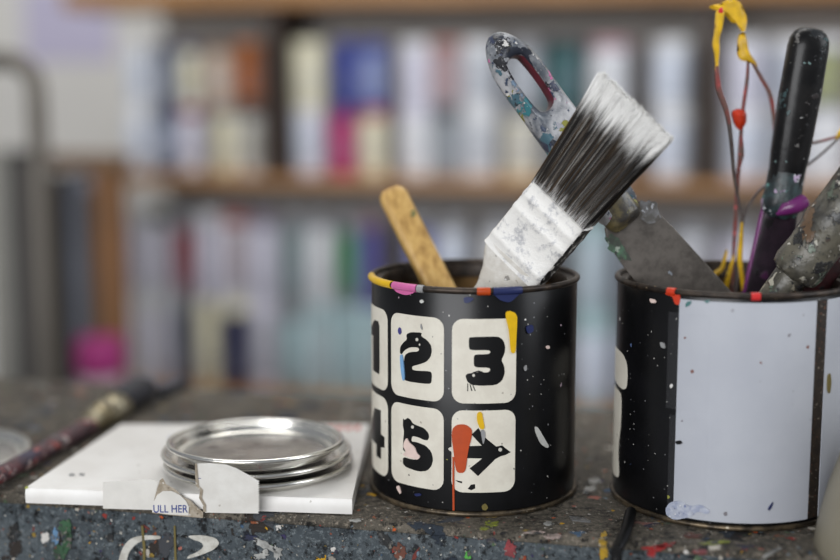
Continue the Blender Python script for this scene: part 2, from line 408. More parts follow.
# tin 1: number panels. grid in degrees round the wall
k1 = lambda pts: [(360 + x / 4.306, 270 + y / 4.306) for x, y in pts]
k2 = lambda pts: [(360 + x / 4.306, 380 + y / 4.306) for x, y in pts]
zA0, zA1 = T1.cast(484, 403.5)[1], T1.cast(484, 319)[1]
zB0, zB1 = T1.cast(484, 492.5)[1], T1.cast(484, 410.5)[1]
a30, a31 = T1.cast(452, 360)[0], T1.cast(516, 360)[0]
a20, a21 = T1.cast(391.5, 360)[0], T1.cast(444, 360)[0]
W = a31 - a30; pit = (a31 - a21)
a21 = a20 + W if abs((a21 - a20) - W) > .004 else a21
a11 = T1.cast(388, 360)[0]; a10 = a11 - W
def panel(x0, x1, z0, z1):
    return obj('label_panel', T1.wrap([rrect(x0, x1, z0, z1, .0055)], .0002), M['cream'], tin1, label='cream rounded panel')
p1, p2, p3 = panel(a10, a11, zA0, zA1), panel(a20, a21, zA0, zA1), panel(a30, a31, zA0, zA1)
p4, p5, p6 = panel(a10, a11, zB0, zB1), panel(a20, a21, zB0, zB1), panel(a30, a31, zB0, zB1)
def num(polys, par, mat='ink', off=.0003, name='numeral', it=1, raw=False):
    return obj(name, T1.wrap(polys if raw else [T1.px(p, it) for p in polys], off), M[mat], par)
# 3 with a muzzle and whiskers
num([k1([(474, 288), (592, 285), (616, 300), (625, 330), (622, 358), (608, 388), (620, 412), (623, 445), (610, 478), (584, 495), (520, 498), (480, 494), (462, 480), (454, 455), (462, 446), (490, 442), (516, 437), (530, 441), (552, 440), (562, 430), (555, 420), (500, 419), (490, 410), (490, 372), (498, 363), (552, 362), (563, 353), (553, 344), (478, 345), (469, 336), (469, 296)])], p3)
num([k1([(462, 488), (466, 488), (466, 521), (462, 521)]), k1([(472, 492), (476, 492), (484, 520), (479, 521)]), k1([(483, 493), (487, 493), (498, 519), (494, 521)]), k1([(485, 440), (510, 432), (530, 438), (528, 442), (508, 437), (487, 444)])], p3, it=0, name='numeral_whiskers')
num([k1(blob(489, 453, 6, 6, wob=0))], p3, 'white_ink', .0004, 'numeral_eye')
# 2 with a beak
num([k1([(204, 274), (222, 267), (268, 269), (263, 284), (288, 300), (306, 322), (311, 348), (304, 376), (286, 396), (250, 408), (226, 414), (226, 428), (240, 433), (302, 435), (311, 446), (309, 484), (298, 491), (200, 478), (192, 466), (190, 402), (194, 366), (214, 353), (250, 351), (257, 342), (250, 333), (218, 332), (194, 345), (180, 364), (173, 356), (175, 330), (188, 312), (204, 299), (201, 284)])], p2)
num([k1(blob(247, 299, 6, 7, wob=0)), k1(blob(258, 321, 3, 5, wob=0))], p2, 'white_ink', .0004, 'numeral_eye')
# 5 with a dog's head
num([k2([(187, 164), (194, 172), (206, 162), (219, 170), (228, 186), (246, 195), (276, 206), (296, 228), (299, 246), (292, 260), (275, 257), (252, 246), (226, 240), (222, 264), (246, 267), (284, 282), (308, 308), (316, 342), (309, 370), (290, 391), (255, 394), (200, 375), (186, 360), (187, 330), (226, 342), (252, 342), (256, 328), (240, 316), (187, 308), (187, 270), (191, 222), (186, 195)])], p5)
num([k2(blob(228, 202, 6, 7, wob=0))], p5, 'white_ink', .0004, 'numeral_eye')
# the arrow that is a bird
num([k2([(648, 310), (624, 292), (612, 281), (586, 286), (530, 240), (510, 206), (480, 234), (524, 282), (440, 284), (440, 335), (526, 337), (472, 380), (508, 413), (582, 340), (604, 328), (626, 322)])], p6, it=0, name='arrow_bird')
num([k2(blob(603, 299, 8, 8, wob=0))], p6, 'white_ink', .0004, 'bird_eye')
num([k2([(378, 296), (390, 287), (412, 292), (412, 316), (398, 312)])], p6, 'white_ink', .0003, 'bird_tail')
num([k2([(410, 430), (440, 436), (440, 444), (424, 440)]), k2([(464, 468), (478, 450), (495, 448), (496, 466), (480, 474)])], p6, it=0, name='print_scratch')
# 1 and 4, turned towards the side of the tin
mid = (a10 + a11) / 2; zt = lambda y: T1.cast(380, y)[1]
hA, hB = zA1 - zA0, zB1 - zB0
num([[(mid - .004, zA0 + hA * .18), (mid + .0065, zA0 + hA * .18), (mid + .0072, zA0 + hA * .24), (mid + .0072, zA0 + hA * .78), (mid + .0055, zA0 + hA * .83), (mid, zA0 + hA * .83), (mid - .009, zA0 + hA * .70), (mid - .009, zA0 + hA * .6), (mid - .004, zA0 + hA * .62)]], p1, raw=True)
num([[(mid - .011, zB0 + hB * .35), (mid + .002, zB0 + hB * .35), (mid + .002, zB0 + hB * .2), (mid + .0085, zB0 + hB * .2), (mid + .0085, zB0 + hB * .35), (mid + .0125, zB0 + hB * .37), (mid + .0125, zB0 + hB * .5), (mid + .0085, zB0 + hB * .52), (mid + .0085, zB0 + hB * .82), (mid - .001, zB0 + hB * .8), (mid - .011, zB0 + hB * .5)]], p4, raw=True)
# paint on tin 1
def tpaint(T, root, pts, mat, off=.0009, name='paint_drip', it=2, th=.0006):
    obj(name, T.wrap([T.px(p, it) for p in pts], off, th), M[mat], root)
tpaint(T1, tin1, [k1([(624, 182), (640, 174), (664, 182), (675, 200), (672, 260), (668, 350), (658, 359), (646, 352), (640, 260), (628, 215)])], 'yellow')
tpaint(T1, tin1, [k2([(398, 208), (420, 190), (456, 190), (482, 210), (482, 240), (466, 300), (456, 384), (446, 398), (424, 398), (413, 384), (406, 320), (396, 250)])], 'orange')
tpaint(T1, tin1, [k2([(399, 330), (407, 330), (407, 440), (408, 560), (400, 560), (399, 440)])], 'orange', .0008, it=0)
tpaint(T1, tin1, [k2([(503, 142), (516, 134), (526, 142), (530, 170), (537, 206), (524, 212), (514, 204), (503, 175)])], 'yellow')
tpaint(T1, tin1, [k2([(518, 214), (534, 212), (540, 240), (530, 280), (524, 250)])], 'grey')
tpaint(T1, tin1, [k2([(205, 246), (215, 268), (240, 288), (248, 314), (264, 328), (252, 342), (230, 337), (196, 324), (188, 318), (203, 308), (191, 285), (194, 266)])], 'palepink')
tpaint(T1, tin1, [k1([(176, 365), (188, 362), (198, 470), (188, 478), (180, 430)])], 'lightblue', name='paint_smear')
tpaint(T1, tin1, [k1([(172, 245), (180, 252), (182, 268), (175, 280), (167, 262)])], 'violet', name='paint_smear')
tpaint(T1, tin1, [k1([(264, 228), (270, 240), (272, 258), (264, 250)])], 'grey', name='paint_smear')
tpaint(T1, tin1, [k1([(262, 128), (272, 126), (280, 136), (270, 143), (260, 138)])], 'white_fleck', name='paint_smear')
tpaint(T1, tin1, [k1([(445, 118), (465, 114), (495, 122), (470, 140), (450, 142)])], 'navy', name='paint_smear')
tpaint(T1, tin1, [k2([(160, 458), (172, 452), (182, 485), (176, 490)])], 'palepink', name='paint_smear')
tpaint(T1, tin1, [k2([(236, 488), (262, 486), (268, 496), (244, 500)])], 'navy', name='paint_smear')
tpaint(T1, tin1, [[(534, 426), (537, 427), (545, 441), (548, 446), (546, 448), (540, 444), (535, 433)]], 'white_fleck', name='paint_smear')
tpaint(T1, tin1, [[(545, 346), (548, 345), (549, 348), (546, 349)]], 'palepink', name='paint_smear')
tpaint(T1, tin1, [[(523, 367), (526, 364), (526, 370), (524, 371)]], 'grey', name='paint_smear')
tpaint(T1, tin1, [[(525, 326), (532, 324), (533, 331), (527, 334)]], 'navy', name='paint_smear')
tpaint(T1, tin1, [k2([(522, 540), (540, 528), (552, 548), (540, 560), (526, 556)])], 'olive', name='paint_smear')

# tin 2: white sheet, tape, cream shapes of the printed label at the far left
M['white_sheet'] = layered('white wrapped sheet', (178, 181, 188), (172, 175, 183), 25, [(300, .035, .28, [(150, 150, 156), (120, 116, 120), (120, 80, 70)], .6)], rough=.3, bstr=.03)
zs1, zs0 = T2.H - .0042, .0042
sx = lambda x: T2.cast(x, 400)[0]
obj('white_sheet', T2.wrap([[(sx(677), zs0), (sx(812), zs0), (sx(812), zs1), (sx(677), zs1)]], .0005, .0004), M['white_sheet'], tin2, label='white sheet wrapped round the tin')
obj('white_sheet', T2.wrap([[(sx(822.5), zs0), (sx(822.5) + .07, zs0), (sx(822.5) + .07, zs1), (sx(822.5), zs1)]], .0005, .0004), M['white_sheet'], tin2)
M['seam'] = layered('rusty seam', (34, 29, 26), (52, 43, 36), 300, [(900, .25, .4, [(150, 140, 126), (110, 70, 50)], .6)], rough=.5, metal=.2)
obj('seam_strip', T2.wrap([[(sx(812.3), zs0), (sx(822.2), zs0), (sx(822.2), zs1), (sx(812.3), zs1)]], .0003, .0002), M['seam'], tin2)
t = NT('clear glossy tape'); t.done(lin((222, 224, 230)), .10); t.b.inputs['Alpha'].default_value = .012; M['tape'] = t.m
obj('clear_tape', T2.wrap([[(sx(667), .057), (sx(709), .057), (sx(709), .104), (sx(667), .104)]], .0009, .0002), M['tape'], tin2)
obj('clear_tape', T2.wrap([[(sx(671), .005), (sx(709), .005), (sx(709), .054), (sx(671), .054)]], .0009, .0002), M['tape'], tin2)
cream2 = lambda pts: [(T2.cast(x, y)) for x, y in pts]
zz = lambda y: T2.cast(625, y)[1]
e0 = -T2.R * math.radians(100)
x28, x22 = T2.cast(628, 375)[0], T2.cast(621.5, 420)[0]
obj('label_shape', T2.wrap([chaikin([(e0, zz(352)), (x22, zz(354)), (x28 - .001, zz(362)), (x28, zz(376)), (x28 - .001, zz(388)), (x22, zz(391)), (e0, zz(386))], 2)], .0002), M['cream'], tin2)
obj('label_shape', T2.wrap([chaikin([(e0, zz(393)), (x22 - .002, zz(394)), (x22, zz(402)), (x22 - .0003, zz(428)), (x22 - .003, zz(447)), (x22 - .003, zz(463)), (x22 - .0015, zz(472)), (x22 - .002, zz(484)), (e0, zz(484))], 2)], .0002), M['cream'], tin2)
def q2(p): return [(590 + x / 1.752, 240 + y / 1.752) for x, y in p]
tpaint(T2, tin2, [q2([(132, 87), (150, 86), (160, 96), (158, 114), (150, 112), (146, 98), (134, 96)])], 'vermilion')
tpaint(T2, tin2, [q2([(106, 102), (116, 104), (118, 110), (108, 110)])], 'palepink', name='paint_smear')
tpaint(T2, tin2, [q2([(310, 470), (320, 456), (318, 466), (312, 474)])], 'navy', .0011, name='paint_smear')
tpaint(T2, tin2, [q2([(150, 352), (160, 350), (164, 356), (154, 358)])], 'ink', .0011, name='paint_smear')
tpaint(T2, tin2, [q2([(170, 108), (180, 106), (176, 114), (168, 118)]), q2([(200, 106), (212, 104), (206, 111)])], 'teal', .0011, name='paint_smear')
tpaint(T2, tin2, [q2([(414, 236), (418, 232), (420, 250), (417, 270), (413, 262)])], 'olive', .0011, name='paint_smear')
tpaint(T2, tin2, [q2([(124, 178), (132, 180), (134, 190), (126, 188)])], 'grey', name='paint_smear')
M['film'] = layered('crumpled clear film', (182, 186, 196), (150, 157, 178), 260, [(500, .4, .3, [(120, 130, 164), (215, 217, 222)], 1.0)], rough=.25, bstr=.8, bdist=.001)
obj('crumpled_film', T2.wrap([chaikin([T2.cast(x, y) for x, y in q2([(134, 470), (142, 458), (160, 456), (176, 466), (196, 462), (212, 474), (206, 480), (190, 474), (178, 484), (150, 490), (136, 482)])], 2)], .0012, .0006), M['film'], tin2)

# ------------------------------------------------------------------ tools
def frame(A, Bp, face=Vector((0, -1, 0))):
    d = (Vector(Bp) - Vector(A)).normalized(); n = (face - d * face.dot(d)).normalized(); return d, n, d.cross(n)
# --- white paintbrush standing bristles-up in tin 1
E0, E1, E2 = at(515, 262, .648), at(632, 104, .613), at(591.5 - 28.5, 225 - 21, .635)
d, n, w = frame(E0, E1, Vector((-.30, -1, .28)))
if w.x < 0: w = -w
end = E0 - d * .098
pb = thing('paintbrush', 'wide dark-bristled paintbrush with white crusted ferrule, bristles up in the number tin', 'paintbrush', end)
M['crusted_white'] = layered('crusted white paint', (222, 219, 212), (205, 200, 190), 130, [(220, .25, .4, [(186, 178, 164), (150, 146, 140)], .9), (400, .2, .3, [(120, 116, 112), (232, 230, 226)], .8)], rough=.5, bstr=.7, bdist=.001)
t = NT('ferrule metal under white paint'); v = t.coords(); a = t.noise(v, 130, 6, .7); bnz = t.noise(v, 480, 4, .6)
msk = t.step(t.math('ADD', t.math('MULTIPLY', a.outputs[0], .7), t.math('MULTIPLY', bnz.outputs[0], .3)), .485, .64)
col = t.mix(msk, lin((230, 228, 223)), lin((176, 176, 178)))
M['ferrule'] = t.done(col, .42, t.math('MULTIPLY', msk, .15), bump=a.outputs[0], bstr=.8, bdist=.0009)
t = NT('dark ferrule edge with white flecks'); v = t.coords(); a = t.noise(v, 210, 5, .7)
M['ferrule_edge'] = t.done(t.mix(t.step(a.outputs[0], .52, .58), lin((30, 29, 29)), lin((206, 203, 196))), .45, 0, bump=a.outputs[0], bstr=.6, bdist=.0008)
L0 = (E2 - E0).dot(d)
hw = .0183
bm = bmesh.new()
loft(bm, axis_secs(end, E0, [(0, .004, .003), (.004, .0065, .0045), (.03, .008, .006), (.06, .0085, .0065), (.076, .0095, .0068), (.086, .0125, .0070, 2.4), (.093, .0165, .0072, 3), (.098, .0180, .0075, 4), (.101, .0180, .0075, 5)]), w, 40)
obj('handle', bm, M['crusted_white'], pb, label='white painted handle')
bm = bmesh.new(); base = E0 - d * .001
tab = [(0, .0186, .0078, 6)]
Lf = L0 + .001
def ridge(s): return [(s - .0022, .0183, .0075, 6), (s - .0011, .01845, .0080, 6), (s, .0185, .0082, 6), (s + .0011, .01845, .0080, 6), (s + .0022, .0183, .0075, 6)]
tab += [(.002, .0183, .0075, 6)] + ridge(.007) + ridge(Lf * .62) + ridge(Lf * .82) + [(Lf - .001, .0183, .0075, 6), (Lf, .0186, .0078, 6), (Lf + .0005, .0172, .0064, 6)]
loft(bm, axis_secs(base, E2, tab), w, 64)
for f in bm.faces:
    nn = f.normal if f.normal.length else Vector((0, 0, 1))
bm.normal_update()
for f in bm.faces:
    if f.normal.dot(w) > .80: f.material_index = 1
obj('ferrule', bm, [M['ferrule'], M['ferrule_edge']], pb, angle=25, label='ridged metal ferrule crusted with white paint')
# bristles: a dense core and several thousand tapered strands
t = NT('brush bristles'); at_ = t.new('ShaderNodeAttribute', attribute_name='strand'); M['bristle'] = t.done(at_.outputs['Color'], .45, spec=.25)
bm = bmesh.new(); cl = bm.loops.layers.float_color.new('strand')
Lb = (E1 - E2).length; r2 = random.Random(3)
W0, W1 = .0176, .0232; D0, D1 = .0066, .0058
loft(bm, axis_secs(E2, E1, [(-.002, W0 * .97, D0 * .8, 4), (Lb * .3, W0 * 1.02, D0 * .66, 4), (Lb * .6, W1 * .88, D1 * .42, 4), (Lb * .8, W1 * .88, D1 * .12, 4)]), w, 40)
for f in bm.faces:
    for l in f.loops: l[cl] = lin((34, 31, 28))
def bez(t): return t
for i in range(6500):
    surf = r2.random() < .8
    a = r2.uniform(-1, 1)
    side = r2.random()
    if surf: c = math.copysign(r2.uniform(.88, 1.0), -1 if r2.random() < .3 else 1)
    else: c = r2.uniform(-1, 1); a = math.copysign(r2.uniform(.93, 1), a) if r2.random() < .5 else a
    ln = Lb * (1 + r2.gauss(0, .011) - .03 * r2.random() ** 2 - .02 * a)
    j = r2.gauss(0, .022); cj = r2.gauss(0, .08)
    clump = .05 * math.sin(a * 23) + .03 * math.sin(a * 61 + 1)
    g = r2.random(); sh = r2.random()
    if g < .68: c0 = (22 + 14 * sh, 20 + 13 * sh, 19 + 12 * sh)
    elif g < .82: c0 = (70 + 34 * sh, 68 + 33 * sh, 66 + 32 * sh)
    elif g < .95: c0 = (58 + 20 * sh, 44 + 14 * sh, 24 + 10 * sh)
    else: c0 = (170, 166, 160)
    tipst = .80 + .055 * r2.gauss(0, .8) + .025 * math.sin(a * 9) + .02 * math.sin(a * 31 + 2)
    basew = .02 + .10 * r2.random() ** 3 + .03 * math.sin(a * 17)
    ks = (0, .06, .14, .3, .5, max(.55, tipst - .08), min(.95, tipst + .04), 1.0)
    prev = None
    for q in ks:
        ww = (W0 + (W1 - W0) * q ** 1.15); dd = (D0 + (D1 - D0) * q)
        pos = E2 + d * (ln * q) + w * (ww * (a + (j + clump * .35) * q * q)) + n * (dd * (c * (1 - .45 * q * q) + cj * q))
        rr = .00022 * (1 - .55 * q)
        if q >= tipst: cc = (246, 245, 242)
        elif q < basew: cc = (200, 198, 196) if sh < .6 else c0
        else: cc = c0
        ring = [bm.verts.new(pos + (w * math.cos(k * 2.0944 + i) + n * math.sin(k * 2.0944 + i)) * rr) for k in range(3)]
        if prev:
            for k in range(3):
                f = bm.faces.new((prev[0][k], prev[0][(k + 1) % 3], ring[(k + 1) % 3], ring[k]))
                for l in f.loops: l[cl] = lin(cc if l.vert in ring else prev[1])
        prev = (ring, cc)
obj('bristles', bm, M['bristle'], pb, angle=180, label='dark bristles with white paint on the tips')

# --- scraper with a hanging hole, blade in tin 2, passing behind the paintbrush
H0, H1 = at(497, 42, .661), at(624.5, 219, .660)
H2 = at(672, 275, .659)
d, n, w = frame(H0, H1, Vector((.32, -1, .22)))
sc = thing('scraper', 'paint-smeared scraper with a looped handle, leaning from the white-wrapped tin', 'scraper', H1 + d * .11)
M['smeared'] = layered('many colours of dried paint', (176, 176, 178), (78, 84, 92), 60, [('P', 55, .53, [(40, 44, 54), (70, 100, 112), (150, 150, 158), (54, 60, 80)], 50), ('P', 75, .57, [(56, 116, 124), (38, 38, 42), (206, 206, 206), (190, 96, 150), (110, 130, 150)], 60), ('P', 130, .59, [(206, 204, 200), (40, 40, 44), (130, 128, 60), (190, 110, 150), (60, 78, 110)], 90), ('P', 240, .6, [(214, 212, 208), (60, 70, 90), (150, 150, 152), (36, 36, 40)], 160)], rough=.3, bstr=.7, bdist=.0008)
M['maroon'] = layered('dried maroon paint', (98, 24, 44), (56, 18, 30), 90, [(260, .2, .4, [(40, 30, 36), (140, 50, 80)], .9)], rough=.4)
LH = (H1 - H0).length
# outline of the handle in (along, across)
def hwid(s):   # half width along the handle
    tb = [(0, .0), (.002, .0052), (.006, .0092), (.014, .0120), (.028, .0130), (.045, .0130), (.06, .0126), (.08, .0118), (.10, .0112), (LH, .0108)]
    for (x0, y0), (x1, y1) in zip(tb, tb[1:]):
        if s <= x1: return y0 + (y1 - y0) * (s - x0) / (x1 - x0)
    return tb[-1][1]
hc, hl, hr = .0265, .0160, .0064      # hole centre, half length, half width
N = 120; bm = bmesh.new(); rings = []
top = -.0045
for i in range(N):
    th = 2 * PI * i / N
    # hole: stadium
    ix = hc + (hl - hr) * (1 if math.cos(th) > 0 else -1) * (min(1, abs(math.cos(th)) * 1.8)) + hr * math.cos(th); iy = hr * math.sin(th) if abs(math.cos(th)) * 1.8 > 1 else hr * math.copysign(1, math.sin(th)) * max(abs(math.sin(th)), .82)
    # outer: march a ray from the matching inner direction to the outline
    if math.cos(th) > .35:
        f = (math.cos(th) - .35) / .65; ox = hc + hl * .6 + f * (LH - hc - hl * .6); oy = hwid(ox) * math.copysign(1, math.sin(th)) * min(1, abs(math.sin(th)) / .25)
    else:
        f = (math.cos(th) + 1) / 1.35; ox = top + (hc + hl * .6 - top) * (f ** .8); 
        u = max(0, min(1, (ox - top) / .026)); oy = .0130 * math.sqrt(max(0, 1 - (1 - u) ** 2)) * math.copysign(1, math.sin(th)) if u < 1 else hwid(max(ox, .028)) * math.copysign(1, math.sin(th))
    I, O = Vector((ix, iy)), Vector((ox, oy)); Lx = (O - I).length; r = min(Lx * .45, .0045); u = (O - I) / Lx; hh = .0068
    prof = [(0, 0), (0, .55), (r * .25, .85), (r, 1), (Lx * .5, 1.03), (Lx - r, .92), (Lx - r * .35, .62), (Lx, .15)]
    loop = [(I + u * o_, h) for o_, h in prof] + [(I + u * o_, -h) for o_, h in prof[::-1][:-1]]
    rings.append([bm.verts.new(H0 + d * p.x + w * p.y + n * (h * hh)) for p, h in loop])
for i in range(N):
    a, b = rings[i], rings[(i + 1) % N]; K = len(a)
    for k in range(K):
        f = bm.faces.new((a[k], a[(k + 1) % K], b[(k + 1) % K], b[k]))
        if k < 1 or k >= K - 2 or k == K - 1: f.material_index = 1
obj('handle', bm, [M['smeared'], M['maroon']], sc, angle=60, label='paint-smeared handle with a hanging hole')
M['collar_smear'] = layered('yellow and dark dried paint', (120, 108, 72), (50, 46, 42), 110, [('P', 80, .54, [(220, 186, 30), (200, 170, 40), (150, 150, 60)]), ('P', 160, .6, [(170, 160, 130), (60, 54, 46), (40, 38, 36)])], rough=.35, coat=.3)
bm = bmesh.new(); loft(bm, axis_secs(H1 - d * .02, H1, [(0, .0092, .0066, 2.6), (.010, .0104, .0076, 2.6), (.018, .0104, .0076, 2.6), (.0205, .0096, .007, 2.6), (.023, .0080, .004, 2.6)]), w, 36); obj('collar', bm, M['collar_smear'], sc)
t = NT('dull steel blade'); v = t.coords(); a = t.noise(v, 60, 5, .7)
col = t.mix(t.step(a.outputs[0], .4, .65), lin((112, 106, 100)), lin((84, 79, 74)))
col, m_ = t.splats(col, v, 120, .12, .5, [(88, 116, 96), (150, 156, 164), (60, 58, 60), (170, 60, 60), (120, 150, 120)], 1.0)
M['blade'] = t.done(col, .38, .55, bump=a.outputs[0], bstr=.15)
d2 = (H2 - H1).normalized()
dB, nB, wB = frame(H1, H2, Vector((0, -1, .12)))
bm = bmesh.new(); loft(bm, axis_secs(H1, H2, [(-.003, .0110, .0016, 4), (.001, .0135, .0012, 6), (.006, .0150, .0009, 8), (.02, .0162, .0007, 8), (.05, .0172, .0006, 8), (.085, .0180, .0005, 8), (.108, .0182, .0003, 8)]), wB, 48); obj('blade', bm, M['blade'], sc, label='dull steel blade')
M['pale_smear'] = layered('pale grey green paint smear', (126, 126, 128), (92, 90, 87), 160, [('P', 200, .56, [(90, 86, 82), (120, 130, 122), (176, 178, 182)])], rough=.6, bstr=.15, spec=.1)
pf = lambda x, y, h: H1 + dB * x + wB * y + nB * (.0012 + h)
obj('paint_smear', flat([(a_, b_) for a_, b_ in blob(.005, .0125 if wB.x > 0 else -.0125, .006, .0052, seed=5, wob=.3)], .00015, pf), M['pale_smear'], sc)
obj('paint_smear', flat([(a_, b_) for a_, b_ in blob(.0085, -.0125 if wB.x > 0 else .0125, .0085, .0036, seed=9, wob=.3)], .00015, pf), layered('green smear', (84, 112, 92), (70, 74, 68), 200, [('P', 220, .56, [(150, 160, 148), (60, 64, 62), (80, 110, 84)])], rough=.6, bstr=.15, spec=.1), sc)

# --- wooden stirring stick in tin 1
A, Bq = at(393, 196, .712), at(441, 290, .693)
d = (Bq - A).normalized(); Ls = (.0085 - A.z) / d.z
bm = bmesh.new(); loft(bm, [(A + d * s, a_, b_, e_) for s, a_, b_, e_ in ((-.0045, .003, .0015, 2.5), (-.0038, .0052, .003, 3), (-.002, .0070, .0037, 3.4), (.001, .0079, .0040, 4), (.03, .0079, .0040, 4), (Ls * .6, .0078, .0040, 4), (Ls, .0078, .0040, 4))], Vector((1, .35, .25)), 40)
t = NT('old yellowed wood'); v = t.coords('Object', (300, 300, 30)); a = t.noise(v, 1.0, 5, .6); v2 = t.coords(); b = t.noise(v2, 70, 4)
col = t.ramp(a.outputs[0], [(.3, (150, 112, 58)), (.55, (196, 158, 92)), (.8, (212, 180, 120))])
col, _ = t.splats(col, v2, 90, .2, .5, [(110, 108, 60), (214, 196, 150), (180, 168, 140), (90, 100, 60)], .9)
M['stick'] = t.done(col, .5)
tag(obj('stirring_stick', bm, M['stick'], None, A + d * Ls), 'flat yellowed wooden stirring stick leaning left out of the number tin', 'stirring stick')

# --- black-handled knife in tin 2
K0, K1, K2 = at(810, 36, .678), at(781, 206, .680), at(766, 290, .681)
M['black_handle'] = layered('paint flecked black handle', (18, 18, 19), (30, 29, 29), 60, [('P', 40, .56, [(36, 38, 40), (50, 46, 46), (16, 16, 17)], 40), ('P', 110, .62, [(84, 86, 88), (58, 78, 80), (96, 94, 92), (34, 34, 36)], 90), (420, .04, .36, [(140, 140, 138), (100, 120, 118)], 1.4)], rough=.28, bstr=.5, spec=.22)
d, n, w = frame(K0, K1); LK = (K1 - K0).length
kn = thing('black_handled_knife', 'black rounded handle with a purple paint lump, standing in the white-wrapped tin', 'palette knife', K1 + (K2 - K1).normalized() * .135)
bm = bmesh.new(); loft(bm, axis_secs(K0, K1, [(-.0040, .003, .002), (-.0034, .0058, .004), (-.0015, .0084, .006), (.0018, .0100, .0075, 2.3), (.006, .0104, .008, 2.4), (.03, .0106, .0085, 2.5), (.06, .0100, .0082, 2.4), (LK - .012, .0088, .0075, 2.3), (LK, .0086, .007, 2.2)]), w, 40); obj('handle', bm, M['black_handle'], kn)
M['teal_crust'] = layered('teal and white paint crust', (50, 66, 68), (30, 34, 36), 160, [('P', 150, .55, [(200, 202, 206), (96, 142, 138), (40, 46, 50), (170, 150, 176)], 130)], rough=.4, bstr=.8)
bm = bmesh.new(); loft(bm, axis_secs(K0, K1, [(LK - .020, .0085, .0070), (LK - .018, .0094, .008), (LK - .008, .0094, .0080), (LK - .002, .0105, .0085), (LK + .003, .0100, .008), (LK + .006, .007, .005)]), w, 32)
r3 = random.Random(2)
for v_ in bm.verts: v_.co += Vector((r3.uniform(-1, 1), r3.uniform(-1, 1), r3.uniform(-1, 1))) * .0005
obj('paint_crust', bm, M['teal_crust'], kn)
bm = bmesh.new(); c_ = K1 + w * (.0045 if w.x > 0 else -.0045) - d * .001
loft(bm, [(c_ + Vector((-.0085, -.006, -.004)), .001, .001), (c_ + Vector((-.005, -.0075, -.0015)), .0034, .003), (c_ + Vector((.001, -.0075, .0005)), .0042, .004), (c_ + Vector((.0045, -.006, .0016)), .0046, .0044), (c_ + Vector((.0062, -.004, .001)), .0032, .003), (c_ + Vector((.0070, -.002, .0)), .0008, .0008)], Vector((0, 0, 1)), 20)
obj('paint_lump', bm, M['purple'], kn, label='purple paint lump')
dB, nB, wB = frame(K1, K2)
M['dark_blade'] = layered('dark paint covered blade', (26, 18, 26), (38, 26, 36), 120, [(200, .2, .5, [(60, 26, 56), (18, 16, 18)], .9)], rough=.35, bstr=.5)
bm = bmesh.new(); loft(bm, axis_secs(K1, K2, [(0, .0085, .005, 3), (.01, .0098, .0022, 4), (.03, .0112, .0014, 5), (.06, .012, .0012, 6), (.11, .0122, .0008, 6), (.135, .0115, .0006, 6)]), wB, 36); obj('blade', bm, M['dark_blade'], kn)
sgn = -1 if wB.x > 0 else 1
bm = bmesh.new(); loft(bm, axis_secs(K1 + wB * sgn * .0090, K2 + wB * sgn * .0112, [(.002, .0008, .0012), (.006, .0012, .0020), (.03, .0011, .0016), (.055, .0009, .0013)]), wB, 12); obj('paint_run', bm, M['purple'], kn, label='purple paint along the blade edge')

# --- paint-crusted round brush leaning right out of tin 2
Q0, Q1, Q2 = at(664, 444, .645), at(797, 270, .630), at(880, 160, .620)
d = (Q2 - Q0).normalized(); LQ = (Q1 - Q0).length; wq = Vector((1, 0, .8))
rb = thing('round_brush', 'thick round brush crusted with grey-green paint, leaning out at the right', 'paintbrush', Q0)
M['crust_grey'] = layered('grey green crusted paint', (98, 94, 82), (44, 43, 41), 60, [('P', 70, .55, [(44, 44, 44), (84, 92, 80), (140, 134, 118), (96, 76, 58)], 60), ('P', 140, .57, [(166, 162, 148), (40, 40, 42), (100, 112, 98), (74, 64, 56)], 110), ('P', 300, .6, [(196, 192, 182), (40, 40, 40), (120, 116, 104)], 200)], rough=.36, bstr=1.0, bdist=.0014)
def jig(bm, amt, seed):
    q = random.Random(seed)
    for v_ in bm.verts: v_.co += Vector((q.uniform(-1, 1), q.uniform(-1, 1), q.uniform(-1, 1))) * amt
bm = bmesh.new(); loft(bm, axis_secs(Q0, Q2, [(0, .004, .004), (.003, .006, .006), (.05, .0075, .0075), (LQ - .02, .0082, .0082), (LQ - .004, .0086, .0086), (LQ + .004, .0086, .0086)]), wq, 28); jig(bm, .0003, 1); obj('handle', bm, M['crust_grey'], rb)
bm = bmesh.new(); tabq = [(LQ - .004, .009, .009), (LQ - .002, .0118, .0118), (LQ + .002, .0128, .0128), (LQ + .012, .0122, .0122), (LQ + .022, .0128, .0128), (LQ + .026, .0140, .0140), (LQ + .031, .0128, .0128), (LQ + .05, .0132, .0132), (LQ + .065, .0136, .0136), (LQ + .066, .011, .011)]
loft(bm, axis_secs(Q0, Q2, tabq), wq, 32); jig(bm, .0004, 2); obj('ferrule', bm, M['crust_grey'], rb)
M['bristle_dark'] = layered('stiff dark bristles', (50, 44, 38), (30, 27, 24), 300, [], rough=.6)
bm = bmesh.new()
for i in range(260):
    a_ = r3.uniform(0, 2 * PI); q_ = .0118 * math.sqrt(r3.random()); k_ = Q0 + d * (LQ + .062); x_ = (wq - d * wq.dot(d)).normalized(); y_ = d.cross(x_)
    o_ = x_ * q_ * math.cos(a_) + y_ * q_ * math.sin(a_); l_ = .036 + r3.uniform(-.003, .003)
    loft(bm, [(k_ + o_, .0006, .0006), (k_ + o_ * 1.15 + d * l_ * .6, .0005, .0005), (k_ + o_ * 1.1 + d * l_, .0002, .0002)], x_, 4)
obj('bristles', bm, M['bristle_dark'], rb)
